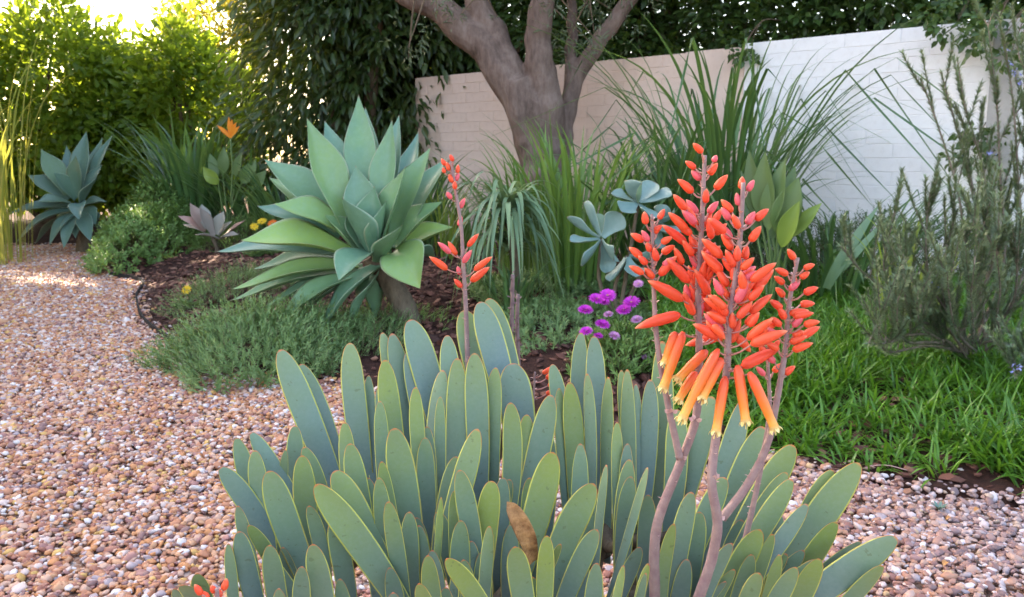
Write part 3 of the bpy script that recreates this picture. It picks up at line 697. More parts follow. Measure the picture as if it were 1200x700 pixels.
LG = [(100, 150, .2, 91, 230, 0, 19, .0, .35), (131, 155, .3, 103, 222, .1, 13, .04, .3), (119, 158, .5, 100, 226, .1, 14, .0, .6), (77, 168, .3, 86, 224, .1, 12, .0, .2),
      (47, 172, .1, 80, 228, 0, 21, .0, .75), (32, 203, .0, 80, 234, 0, 22, .05, .4), (43, 235, -.35, 84, 240, -.05, 20, .10, .45), (9, 247, -.3, 84, 243, -.05, 17, .05, .05),
      (18, 281, -.4, 88, 246, -.05, 15, .20, .1), (57, 286, -.4, 91, 250, -.05, 17, .20, .3), (119, 191, .1, 96, 236, 0, 22, .02, .3), (113, 206, -.2, 96, 238, -.05, 24, -.05, .15),
      (92, 256, -.5, 94, 238, -.1, 16, .2, .1), (125, 236, .1, 100, 240, 0, 20, .1, .4), (62, 200, -.2, 88, 234, -.03, 20, .0, .5), (112, 262, -.2, 98, 244, 0, 17, .15, .4), (88, 180, -.1, 91, 230, 0, 18, .0, .5), (28, 268, -.1, 86, 246, 0, 15, .12, .3), (74, 290, -.45, 92, 250, -.05, 15, .2, .3), (106, 282, -.4, 96, 250, -.05, 15, .2, .2), (122, 272, .0, 99, 246, 0, 15, .15, .4), (88, 278, -.3, 93, 248, 0, 16, .2, .3), (40, 284, .2, 88, 248, 0, 15, .15, .3)]
rosette('agave_plant', 'dark blue agave in front of the sunlit hedge', 'agave', P(92, 242, LY), (0, -.45, .9), LG, LY, 'agave_dark', .02, .34, 'agaves in the bed', trunk_r=.07)

# small blushed rosette
PY = 8.5
PG = [(222, 236, 0, 240, 270, 0, 13, .0, .75), (236, 238, .1, 243, 268, 0, 13, .0, .3), (262, 246, .05, 254, 275, 0, 18, .0, .3), (272, 258, 0, 256, 276, 0, 12, .0, .35), (208, 252, -.05, 238, 270, 0, 11, .1, .9),
      (233, 240, -.1, 250, 277, -.05, 15, -.05, .6), (288, 256, 0, 262, 277, 0, 7, .0, .95), (227, 274, -.1, 258, 280, 0, 8, .1, .5), (214, 262, .1, 240, 272, 0, 10, .1, .6), (280, 274, -.1, 258, 279, 0, 9, .1, .55)]
rosette('aloe_rosette', 'small pink edged succulent rosette on the dark mulch', 'succulent', P(249, 279, PY), (0, -.4, .9), PG, PY, 'pink_aloe', .02, .25, trunk_r=.02)

# ------------------------------------------------------------------ strap-leaved clumps, each leaf a part
def strap_clump(name, label, cat, base, n, hmin, hmax, spread, arch, W, mat, group=None, rb=.12, dirs=None, up=1.0, kink=0.0):
    root = thing(name, label, cat, (base[0], base[1], gz(base[0], base[1])), group)
    for i in range(n):
        a = random.uniform(0, 2 * math.pi) if dirs is None else random.choice(dirs) + random.gauss(0, .35)
        r = rb * random.random() ** .5; b = ROOT[root] + np.array([math.cos(a) * r, math.sin(a) * r, -.02])
        h = random.uniform(hmin, hmax); o = np.array([math.cos(a), math.sin(a), 0]); sp = spread * random.uniform(.25, 1.1)
        side = np.array([-o[1], o[0], 0]) * random.gauss(0, .12) * h
        ar = arch * random.uniform(.3, 1.3)
        c = b + np.array([0, 0, h * up * .72]) + o * h * sp * .25
        t = b + np.array([0, 0, h * (1 - ar * .55)]) + o * h * sp * (1 + .3 * ar) + side
        path = bez(b, c, t, 14)
        if random.random() < kink:
            k = random.randint(8, 10); v = path[k:] - path[k]; el = np.linspace(0, 1, len(v))[:, None]
            dr = unit(o + np.array([0, 0, -random.uniform(.4, 1.6)]) + side); Ls = np.linalg.norm(path[-1] - path[k]) * random.uniform(1, 1.7)
            path[k:] = path[k] + dr * el * Ls
        nh = np.array([-o[0] * .3, -o[1] * .3, 1.0]) * 1.0 + rnd(1)[0] * .35
        T = unit(t - b)
        nh = unit(np.cross(np.cross(T, nh + o * -.8), T))
        obj('leaf', ribbon(path, nh, W * random.uniform(.7, 1.25), prof_strap, .3, random.random()), M[mat], root)
    return root
SG = 'strap leaved clumps in the bed'
strap_clump('strap_lily', 'tall dark green strap leaved clump with long arching blades before the white wall', 'lily clump', P(845, 300, 5.9), 190, 1.0, 2.2, .62, .5, .022, 'strap_dark', SG, .30, kink=.35)
strap_clump('strap_lily', 'dark strap leaved clump filling the space under the tall arching blades', 'lily clump', P(775, 290, 6.0), 130, .7, 1.5, .65, .6, .028, 'strap_dark', SG, .3, kink=.25)
strap_clump('strap_lily', 'upright green strap leaved clump at the foot of the olive tree', 'lily clump', P(672, 305, 5.7), 160, .75, 1.30, .42, .25, .022, 'strap_mid', SG, .28)
strap_clump('strap_lily', 'green strap leaved tuft on the agave side of the olive trunk', 'lily clump', P(622, 290, 6.1), 110, .6, 1.15, .55, .35, .022, 'strap_mid', SG, .22)
strap_clump('strap_lily', 'dark strap leaved clump below the sunlit hedge by the bird of paradise', 'lily clump', P(225, 215, 9.9), 140, .9, 1.65, .55, .3, .045, 'strap_dark', SG, .28)
strap_clump('strap_lily', 'dark strap leaved clump right behind the tips of the pale agave', 'lily clump', P(480, 235, 7.8), 90, .6, 1.1, .55, .35, .032, 'strap_dark', SG, .3)
strap_clump('strap_lily', 'dark strap leaved clump under the evergreen tree', 'lily clump', P(345, 225, 8.6), 100, .5, 1.05, .6, .35, .036, 'strap_dark', SG, .3)
strap_clump('iris_fan', 'yellow green sword leaved iris below the end of the wall', 'iris', P(523, 235, 7.4), 26, .45, .8, .22, .12, .026, 'strap_lime', None, .10)
strap_clump('iris_fan', 'dull green sword leaved iris leaning against the peach wall', 'iris', P(548, 240, 7.6), 22, .4, .75, .4, .2, .026, 'strap_mid', None, .10)
strap_clump('iris_fan', 'light green sword leaves standing behind the rosemary', 'iris', P(1068, 335, 4.3), 30, .35, .75, .3, .2, .022, 'strap_lime', None, .16)
strap_clump('strap_lily', 'low dark strap leaved clump against the foot of the white wall', 'lily clump', P(965, 320, 5.2), 90, .4, .85, .7, .6, .024, 'strap_dark', SG, .35, kink=.2)
strap_clump('strap_lily', 'thin dark blades sweeping along the white wall', 'lily clump', P(1010, 330, 5.0), 34, .6, 1.15, .85, .6, .012, 'strap_dark', SG, .2, dirs=[-.2, .3, .0], kink=.15)
strap_clump('strap_lily', 'dark strap leaved clump between the bird of paradise and the evergreen', 'lily clump', P(300, 215, 9.6), 90, .6, 1.15, .65, .35, .04, 'strap_dark', SG, .35)
# fountain of drooping pale leaves
fb = P(600, 330, 5.1); root = thing('drooping_lily', 'pale green strap leaves drooping like a fountain beside the pale agave', 'lily clump', (fb[0], 5.1, gz(fb[0], 5.1)))
fc = P(594, 236, 5.1)
obj('stem', tube(smooth_path([ROOT[root] + np.array([0, 0, -.03]), (ROOT[root] + fc) / 2 + np.array([.03, 0, 0]), fc], 8), np.linspace(.035, .028, 8), 9, .08), M['stem'], root)
for i in range(170):
    a = random.uniform(0, 6.283); o = np.array([math.cos(a), math.sin(a), 0]); L = random.uniform(.45, .85); el = random.uniform(.0, 1.25)
    b = fc + rnd(1)[0] * .03 + np.array([0, 0, -.30 * random.random() ** 2])
    c = b + o * L * .42 * math.cos(el * .6) + np.array([0, 0, L * (.05 + .32 * el)])
    t = b + o * L * random.uniform(.30, .62) + np.array([0, 0, -L * random.uniform(.25, .85) + .30 * el * L])
    obj('leaf', ribbon(bez(b, c, t, 12), np.array([0, 0, 1.0]) + o * .2, random.uniform(.018, .032), prof_strap, .25, random.random()), M['strap_pale'], root)
strap_clump('strap_lily', 'short dark tuft around the stem of the drooping lily', 'lily clump', P(600, 350, 4.95), 40, .25, .45, .6, .5, .02, 'strap_dark', SG, .12)
# reeds at the far side of the gravel
rb = G(12, 290, .1)
strap_clump('reed_clump', 'tall yellow green reeds at the edge of the gravel', 'reeds', (-5.45, 9.0), 75, 1.2, 3.1, .20, .4, .018, 'reed', None, .35)
# bent blue strap leaf near the lawn
root = thing('fallen_leaf', 'blue green strap leaves lying slanted above the lawn', 'leaf', G(968, 340, .2))
for q in (((968, 338), (985, 300), (1032, 238), 15), ((985, 318), (1005, 292), (1040, 256), 9)):
    b, c, t = P(*q[0], 4.6), P(*q[1], 4.55), P(*q[2], 4.75)
    obj('leaf', ribbon(bez(b, c, t, 12), np.array([.3, -1, .5]), q[3] / 1000 * 4.6, prof_strap, .2, .5), M['strap_pale'], root)

# ------------------------------------------------------------------ bird of paradise plants
def paddle(root, b, c, t, lb, W, nh, tint, cup=.35):
    """petiole from b to lb, blade from lb to t"""
    o = obj('leaf', solid_leaf(bez(lb, (lb + t) / 2 + nh * .03, t, 14), nh, W, .005, cup, prof_lance, .10, tint=tint), M['strelitzia'], root)
    obj('petiole', tube(smooth_path([b, c, lb], 10), np.linspace(.011, .006, 10), 6, 0, False, .4), M['strelitzia'], o)
SB = 4.7
root = thing('strelitzia_plant', 'bird of paradise plant with upright paddle leaves behind the orange flower spikes', 'strelitzia', (*P(905, 350, SB)[:2], gz(P(905, 350, SB)[0], SB)))
for tx, ty, lx, ly, w, dy, tint in ((878, 176, 892, 262, 34, .1, .1), (897, 178, 898, 262, 42, .0, .35), (921, 186, 900, 270, 40, -.05, .45), (932, 195, 910, 272, 34, .08, .3), (936, 208, 912, 275, 46, -.1, .5), (937, 236, 916, 290, 32, -.18, .98), (963, 238, 925, 278, 24, -.15, .95), (868, 200, 888, 280, 30, .2, .2), (915, 200, 905, 280, 36, .2, .25)):
    t, lb = P(tx, ty, SB + dy), P(lx, ly, SB + dy * .6); b = ROOT[root] + np.array([random.gauss(0, .04), random.gauss(0, .03), 0])
    paddle(root, b, (b + lb) / 2 + np.array([0, 0, .05]), t, lb, w * .82 / 1000 * SB, unit(np.array([random.gauss(-.5, .45), -1, .35])), tint)
SL = 9.0
root = thing('strelitzia_plant', 'bird of paradise plant with one orange flower below the hedge', 'strelitzia', (*P(262, 245, SL)[:2], gz(P(262, 245, SL)[0], SL)))
for tx, ty, lx, ly, w, dy, tint in ((238, 196, 256, 216, 17, -.1, .95), (262, 172, 261, 205, 15, .0, .35), (300, 188, 283, 215, 19, .05, .5), (284, 178, 276, 208, 16, .1, .3), (246, 180, 254, 208, 14, .2, .3), (312, 200, 296, 222, 16, -.05, .4)):
    t, lb = P(tx, ty, SL + dy), P(lx, ly, SL + dy * .6); b = ROOT[root] + np.array([random.gauss(0, .05), random.gauss(0, .03), 0])
    paddle(root, b, (b + lb) / 2, t, lb, w / 1000 * SL, unit(np.array([random.gauss(0, .4), -1, .3])), tint, .25)
fb_, ft = P(270, 240, SL - .2), P(270, 162, SL - .2)
stf = obj('flower_stalk', tube(smooth_path([fb_, (fb_ + ft) / 2 + np.array([.02, 0, 0]), ft], 10), .009, 6, 0, True, .4), M['strelitzia'], root)
M['orange'] = plain('orange_sepal', (.85, .25, .02), (.88, .34, .03), 30, .45, .4, .25)
M['spathe'] = plain('red_spathe', (.45, .08, .05), (.40, .16, .06), 30, .45)
for tx, ty, mt in ((262, 152, 'spathe'), (268, 137, 'orange'), (272, 140, 'orange'), (281, 148, 'orange'), (254, 147, 'orange'), (277, 143, 'orange')):
    t = P(tx, ty, SL - .2 + random.gauss(0, .03)); obj('petal', solid_leaf(bez(ft, (ft + t) / 2 + np.array([0, 0, .02]), t, 8), np.array([.2, -1, .3]), .045, .004, .3, prof_agave), M[mt], stf)
# ------------------------------------------------------------------ blue succulent
CY = 4.7
root = thing('cotyledon_plant', 'blue grey succulent with round waxy leaves behind the orange flower spikes', 'succulent', (*P(725, 345, CY)[:2], gz(P(725, 345, CY)[0], CY)))
cb = ROOT[root]
hubs = [P(705, 280, CY - .05), P(748, 238, CY + .05), P(735, 300, CY), P(772, 262, CY + .1)]
for h in hubs:
    obj('stem', tube(smooth_path([cb, (cb + h) / 2 + np.array([random.gauss(0, .03), 0, 0]), h], 8), np.linspace(.013, .009, 8), 7, .05), M['stem'], root)
for hi, tx, ty, w, dy, tint in ((0, 684, 238, 32, .05, .3), (0, 664, 255, 20, -.05, .2), (0, 728, 250, 26, -.08, .3), (0, 668, 283, 20, -.1, .1), (0, 682, 312, 26, -.1, .3), (0, 720, 306, 32, -.15, .5), (0, 698, 250, 22, .1, .85), (0, 712, 320, 22, -.05, .3),
                                (1, 732, 212, 40, .05, .2), (1, 788, 228, 28, .0, .1), (1, 768, 214, 24, .1, .3), (1, 752, 215, 20, -.05, .85), (1, 728, 248, 24, -.12, .1), (1, 764, 256, 26, -.1, .2), (1, 716, 226, 22, .1, .3),
                                (2, 745, 325, 26, -.1, .3), (2, 715, 330, 24, -.1, .3), (2, 760, 305, 26, .05, .2), (3, 790, 250, 26, .0, .2), (3, 792, 276, 26, -.08, .3), (3, 770, 290, 24, -.1, .2), (3, 780, 240, 22, .1, .4)):
    h, t = hubs[hi], P(tx, ty, CY + dy)
    b = h + (t - h) * .06; d = unit(t - b)
    nh = unit(np.array([0, -.35, .8]) - d * .4 + rnd(1)[0] * .7)
    obj('leaf', solid_leaf(bez(b, (b + t) / 2 - nh * .02, t, 16, 1.6), nh, w / 1000 * CY * 1.12, .012, .40, prof_spoon, .08, pw=1.6, tint=tint), M['cotyledon'], root)

# ------------------------------------------------------------------ ground covers
def sprigs(bases, dirs, L, per, leaf, width, spread=.8, tmpl=LEAF, curl=.0):
    n = len(bases) * per; t = np.tile(np.linspace(.08, 1, per), len(bases)) + rng.normal(0, .02, n)
    LL = np.repeat(np.broadcast_to(L, (len(bases),)), per); d = np.repeat(dirs, per, 0); b = np.repeat(bases, per, 0)
    pos = b + d * (LL * t)[:, None] + np.array([0, 0, -1.0]) * (curl * LL * t * t)[:, None]
    h = rnd(n); side = unit(h - d * np.sum(h * d, 1, keepdims=True))
    ax = unit(d * (1 - spread * .5) + side * spread)
    s = leaf * rng.uniform(.7, 1.25, n) * (1 - .35 * np.clip(t, 0, 1))
    ct = np.repeat(rng.random(len(bases)), per)
    return scatter(tmpl, pos, ax, d + .2 * rnd(n), s, s * width, np.clip(.55 * ct + .45 * rng.random(n), 0, 1))
def mound(name, label, cat, c, r, n, L, per, leaf, width, mat, group=None, spread=.8, tmpl=LEAF, lean=.8, hmin=.0, clip=None):
    g0 = gz(c[0], c[1]); root = thing(name, label, cat, (c[0], c[1], g0), group)
    a = rng.uniform(0, 6.283, n); q = rng.random(n) ** .5
    wob = 1 + .18 * np.sin(a * 3 + c[0] * 5) + .12 * np.sin(a * 5 + c[1])
    x, y = c[0] + np.cos(a) * q * r[0] * wob, c[1] + np.sin(a) * q * r[1] * wob
    z = ground_z(x, y).clip(0) + r[2] * (1 - q ** 2) * (1 + .2 * np.sin(x * 9) * np.cos(y * 8)) + hmin - .02
    b = np.stack([x, y, z], 1)
    d = unit(np.stack([np.cos(a) * q * lean, np.sin(a) * q * lean, np.full(n, .9)], 1) + rng.normal(0, .3, (n, 3)))
    o = obj('foliage', sprigs(b, d, L * rng.uniform(.6, 1.3, n), per, leaf, width, spread, tmpl), M[mat], root); tag(o, kind='stuff')
    k = rng.choice(n, min(n, 160), False)
    obj('stems', join([tube(np.array([ROOT[root] * .5 + b[i] * .5 - np.array([0, 0, .06]), b[i], b[i] + d[i] * L]), np.array([.003, .002, .001]), 4, 0, False) for i in k]), M['twig'], root)['kind'] = 'stuff'
    return root
CG = 'ground cover mounds along the gravel'
c = P(160, 300, 8.6); mound('ground_cover', 'bushy green ground cover mound between the dark agave and the mulch', 'ground cover', (c[0], 8.75), (.46, .75, .42), 950, .14, 12, .052, .40, 'cover', CG)
c = P(168, 230, 9.2); mound('ground_cover', 'green ground cover spreading behind the pink edged rosette', 'ground cover', (c[0], 9.5), (.60, .45, .58), 900, .14, 12, .05, .40, 'cover', CG)
c = G(285, 415, .1); mound('ground_cover', 'fine leaved silvery green mound under the pale agave leaves', 'ground cover', (c[0] + .05, c[1] + .12), (.5, .42, .20), 1300, .14, 18, .038, .17, 'cover_lime', CG, .7, NEEDLE)
c = G(385, 405, .1); mound('ground_cover', 'grassy fine leaved mound at the foot of the pale agave', 'ground cover', (c[0], c[1] + .15), (.40, .35, .08), 420, .13, 16, .034, .13, 'cover_lime', CG, .6, NEEDLE)
c = G(262, 345, .15); mound('ground_cover', 'thin silvery sprigs behind the yellow daisy', 'ground cover', (c[0], c[1] + .2), (.38, .5, .10), 380, .14, 18, .030, .16, 'cover_lime', CG, .7, NEEDLE)
c = P(300, 225, 8.7); mound('ground_cover', 'low grey green sprigs under the bird of paradise', 'ground cover', (c[0], 8.8), (.7, .35, .25), 600, .13, 16, .03, .2, 'cover', CG, .7, NEEDLE)
c = G(655, 400, .1); mound('ground_cover', 'light green succulent ground cover behind the fan aloe', 'ground cover', (c[0], c[1] + .1), (.52, .42, .07), 900, .07, 14, .040, .16, 'cover_lime', CG, .8, NEEDLE)
c = G(640, 350, .15); mound('ground_cover', 'light green ground cover beneath the drooping lily', 'ground cover', (c[0] + .15, c[1] - .1), (.75, .35, .10), 900, .08, 14, .044, .2, 'cover_lime', CG, .8, NEEDLE)
c = G(480, 385, .1); mound('ground_cover', 'sparse grassy weeds on the mulch below the agave stem', 'ground cover', (c[0] - .1, c[1]), (.35, .25, .02), 90, .09, 10, .05, .10, 'cover', CG, .6, NEEDLE)
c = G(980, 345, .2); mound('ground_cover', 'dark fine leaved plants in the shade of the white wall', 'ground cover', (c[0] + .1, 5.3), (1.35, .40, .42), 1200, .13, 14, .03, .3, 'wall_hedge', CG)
# yellow and orange daisies
def daisy(parent, c, r, mat, cen, nrm=(0, -.5, .85), name='flower', n=22, layers=1):
    nrm = unit(np.array(nrm) + rnd(1)[0] * .25); u = unit(np.cross(nrm, [1, 0, .1])); v = np.cross(nrm, u); q = []
    for l in range(layers):
        a = np.arange(n) * 2 * math.pi / n + l * .15 + rng.normal(0, .06, n); ax = np.cos(a)[:, None] * u + np.sin(a)[:, None] * v + nrm * (.15 + .5 * l)
        q.append(scatter(LEAF, np.broadcast_to(c, (n, 3)) + unit(ax) * r * .12, ax, np.broadcast_to(nrm, (n, 3)), r * (1 - .2 * l), r * .30))
    o = obj(name, join(q), M[mat], parent)
    obj('flower_centre', (ICO_V * r * .22 * np.array([1, 1, .6]) + c + nrm * r * .1, ICO_F), M[cen], o); return o
M['magenta'] = plain('magenta_petal', (.55, .02, .50), (.70, .07, .62), 60, .5, .3, .25)
M['pale_magenta'] = plain('pale_magenta_petal', (.60, .22, .50), (.66, .34, .56), 60, .5, .3, .25)
M['yellow'] = plain('yellow_petal', (.85, .52, .02), (.88, .62, .04), 60, .5, .3, .25)
M['orange_red'] = plain('orange_red_petal', (.80, .12, .02), (.85, .25, .03), 60, .5, .3, .25)
M['centre'] = plain('flower_centre', (.55, .35, .05), (.65, .45, .08), 60, .8)
FY = 3.95
c = P(728, 420, FY); root = mound('daisy_bush', 'low bush with magenta daisies behind the fan aloe', 'daisy bush', (c[0], FY), (.22, .2, .17), 420, .09, 12, .04, .2, 'cover', None, .7, NEEDLE)
for i, (px, py, rr, mt) in enumerate(((686, 364, 9, 'magenta'), (699, 351, 9, 'magenta'), (712, 347, 10, 'magenta'), (706, 353, 9, 'magenta'), (740, 355, 10, 'magenta'), (731, 364, 9, 'magenta'), (706, 381, 9, 'magenta'), (701, 394, 6, 'magenta'), (720, 394, 7, 'pale_magenta'), (746, 375, 7, 'pale_magenta'), (713, 369, 6, 'pale_magenta'), (687, 389, 8, 'magenta'), (748, 333, 6, 'pale_magenta'), (757, 420, 6, 'pale_magenta'))):
    p_ = P(px, py, FY - .12 + .06 * random.random()); fl = daisy(root, p_, rr / 1000 * FY, mt, 'centre', n=24, layers=3)
    bb = ROOT[root] + np.array([random.gauss(0, .05), 0, .08]); obj('flower_stem', tube(smooth_path([bb, (bb + p_) / 2 + np.array([0, 0, .03]), p_], 7), .0022, 5, 0, False), M['strap_mid'], fl)
def gazania(px, py, Y, rr, mat, label):
    p_ = P(px, py, Y); g = gz(p_[0], Y); root = thing('gazania_plant', label, 'daisy', (p_[0], Y, g))
    n = 40; a = rng.uniform(0, 6.28, n); b = np.broadcast_to(ROOT[root], (n, 3)) + rng.normal(0, .03, (n, 3)) * np.array([1, 1, .1])
    ax = np.stack([np.cos(a), np.sin(a), rng.uniform(.3, 1.2, n)], 1)
    obj('leaves', scatter(LEAF, b, ax, np.broadcast_to(np.array([0, 0, 1.0]), (n, 3)), .11, .018), M['cover_lime'], root)
    fl = daisy(root, p_, rr / 1000 * Y, mat, 'centre', (0, -.75, .65), n=16)
    obj('flower_stem', tube(smooth_path([ROOT[root], (ROOT[root] + p_) / 2 + np.array([.01, .01, 0]), p_], 7), .003, 5, 0, False), M['strap_mid'], fl)
gazania(219, 340, 5.9, 6, 'yellow', 'yellow daisy on the mulch near the edging strip')
gazania(298, 266, 8.0, 5, 'yellow', 'yellow gazania with a low bloom behind the agave leaf tip')
gazania(307, 260, 8.1, 6, 'yellow', 'yellow gazania beside the orange one behind the agave')
gazania(319, 262, 8.1, 6, 'orange_red', 'orange red gazania behind the agave leaves')

# ------------------------------------------------------------------ lawn of grassy ground cover
tn = 4300; X = rng.uniform(.55, 5.6, tn); Y = rng.uniform(2.4, 5.3, tn)
k = (edge_dist(X, Y) > .10 + .05 * np.sin(X * 9)) & visible(X, Y, 1.2) & ((X - .62) > (Y - 3.1) * .12); X, Y = X[k], Y[k]
per = 13; nb_ = len(X) * per; gparts = []
bx_, by_ = np.repeat(X, per) + rng.normal(0, .022, nb_), np.repeat(Y, per) + rng.normal(0, .022, nb_)
hN = .85 + .35 * np.sin(np.repeat(X, per) * 6.1) * np.cos(np.repeat(Y, per) * 5.3)
zb = ground_z(bx_, by_).clip(0) - .005 + .05 * np.clip((by_ - 3) / 2, 0, 1)
a = rng.uniform(0, 6.283, nb_); el = rng.uniform(.45, 1.45, nb_)
ax = np.stack([np.cos(a) * np.cos(el), np.sin(a) * np.cos(el), np.sin(el)], 1)
nh = np.stack([-np.cos(a) * np.sin(el), -np.sin(a) * np.sin(el), np.cos(el)], 1) + rng.normal(0, .25, (nb_, 3))
ct = np.repeat(rng.random(len(X)), per)
sel = rng.integers(0, 3, nb_)
for q, bend in enumerate((.5, 1.0, 1.5)):
    k = sel == q
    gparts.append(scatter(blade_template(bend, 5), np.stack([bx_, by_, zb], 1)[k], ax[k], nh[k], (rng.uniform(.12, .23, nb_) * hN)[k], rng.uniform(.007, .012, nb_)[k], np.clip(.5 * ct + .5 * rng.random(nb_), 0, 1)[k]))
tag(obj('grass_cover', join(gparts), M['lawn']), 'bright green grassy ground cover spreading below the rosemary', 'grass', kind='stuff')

# ------------------------------------------------------------------ rosemary
RB = P(1135, 440, 3.75); rz = gz(RB[0], 3.75)
root = thing('rosemary_bush', 'sprawling rosemary bush with needle sprigs and tiny blue flowers over the lawn', 'rosemary', (RB[0], 3.75, rz))
def rbranch(pts, r0, nn, sub=0, nl=.030):
    path = smooth_path(np.array(pts), 22); o = obj('branch', tube(path, np.linspace(r0, r0 * .3, 22), 6, .04, False), M['wood'], root)
    n = nn; t = rng.uniform(.12, 1, n); idx = t * 21; i0 = np.minimum(idx.astype(int), 20); pos = path[i0] + (path[i0 + 1] - path[i0]) * (idx - i0)[:, None]
    T = tangents(path)[i0]; h = rnd(n); side = unit(h - T * np.sum(h * T, 1, keepdims=True)); ax = unit(T * .75 + side * .75)
    s_ = nl * rng.uniform(.6, 1.2, n)
    tag(obj('needles', scatter(NEEDLE, pos, ax, side * -1 + T, s_, .0036, np.clip(.3 + .6 * t * rng.random(n) + .2 * rng.random(n), 0, 1)), M['rosemary'], o), kind='stuff')
    return path
rb0 = ROOT[root]
mains = [ # pixel path, depth offset
    ([(1135, 330), (1122, 222), (1100, 150), (1079, 92)], -.1), ([(1150, 330), (1140, 220), (1118, 140), (1103, 85)], -.05), ([(1160, 300), (1150, 190), (1130, 120), (1122, 70)], .0),
    ([(1175, 320), (1172, 200), (1168, 120), (1158, 30)], .0), ([(1190, 310), (1192, 190), (1186, 110), (1176, 40)], -.1), ([(1200, 320), (1210, 200), (1200, 110), (1206, 30)], .1), ([(1215, 300), (1225, 200), (1222, 120), (1195, 70)], -.15),
    ([(1120, 380), (1060, 352), (1010, 318), (985, 288)], -.2), ([(1110, 400), (1070, 392), (1040, 402), (1018, 402)], -.4), ([(1120, 380), (1090, 330), (1085, 280), (1090, 225)], -.3), ([(1110, 385), (1060, 360), (1036, 320), (1045, 262)], -.25),
    ([(1140, 370), (1165, 300), (1150, 268), (1128, 262)], -.4), ([(1150, 400), (1185, 360), (1192, 320), (1186, 262)], -.3), ([(1130, 400), (1105, 350), (1108, 300), (1122, 245)], -.2), ([(1160, 400), (1195, 410), (1205, 420), (1190, 440)], -.5),
    ([(1130, 390), (1145, 330), (1155, 280), (1160, 230)], -.15), ([(1110, 385), (1075, 375), (1060, 345), (1063, 300)], -.3), ([(1150, 380), (1175, 330), (1178, 280), (1172, 230)], .1), ([(1130, 400), (1118, 380), (1112, 345), (1110, 318)], -.5), ([(1105, 400), (1082, 385), (1075, 365), (1076, 340)], -.45),
    ([(1140, 400), (1140, 375), (1138, 345), (1142, 310)], -.5), ([(1100, 402), (1062, 400), (1052, 380), (1052, 352)], -.45), ([(1170, 400), (1168, 370), (1172, 340), (1168, 300)], -.45), ([(1090, 405), (1040, 412), (1030, 396), (1032, 370)], -.42)]
for pts_, dy in mains:
    pw = [P(x, y, 3.75 + dy * (i + 1) / 4) for i, (x, y) in enumerate(pts_)]
    path = rbranch([rb0 + np.array([random.gauss(0, .04), random.gauss(0, .04), .03])] + pw, .008, 640)
    for _ in range(11):
        i = random.randint(6, 21); b = path[i]; d = unit(tangents(path)[i] * .7 + np.array([random.gauss(0, .5), random.gauss(0, .5), .9])); L = random.uniform(.10, .26)
        rbranch([b, b + d * L * .5 + np.array([0, 0, .01]), b + d * L + np.array([0, 0, .04])], .0028, 190)
M['blue'] = plain('blue_petal', (.22, .24, .55), (.36, .38, .68), 60, .6)
for px, py, dy in ((1094, 334, -.3), (1190, 430, -.5), (1188, 86, 0), (1196, 98, 0), (1182, 76, 0), (1176, 60, 0), (1160, 180, 0)):
    n = 14; c = np.broadcast_to(P(px, py, 3.72 + dy), (n, 3)) + rng.normal(0, .010, (n, 3)); obj('blossom', scatter(LEAF, c, rnd(n), rnd(n), .012, .009), M['blue'], root)
# irrigation stake
sp_ = P(1086, 345, 4.0); st_ = thing('irrigation_stake', 'thin black irrigation stake behind the rosemary', 'stake', (sp_[0], 4.0, gz(sp_[0], 4.0)))
t_ = P(1086, 300, 4.0); obj('post', tube([ROOT[st_], (ROOT[st_] + t_) / 2, t_ - np.array([0, 0, .03])], .008, 8), M['plastic'], st_); obj('nozzle', tube([t_ - np.array([0, 0, .032]), t_ - np.array([0, 0, .01]), t_], np.array([.014, .012, .005]), 8), M['plastic'], st_)
# small creeper with yellow shoots on the pier

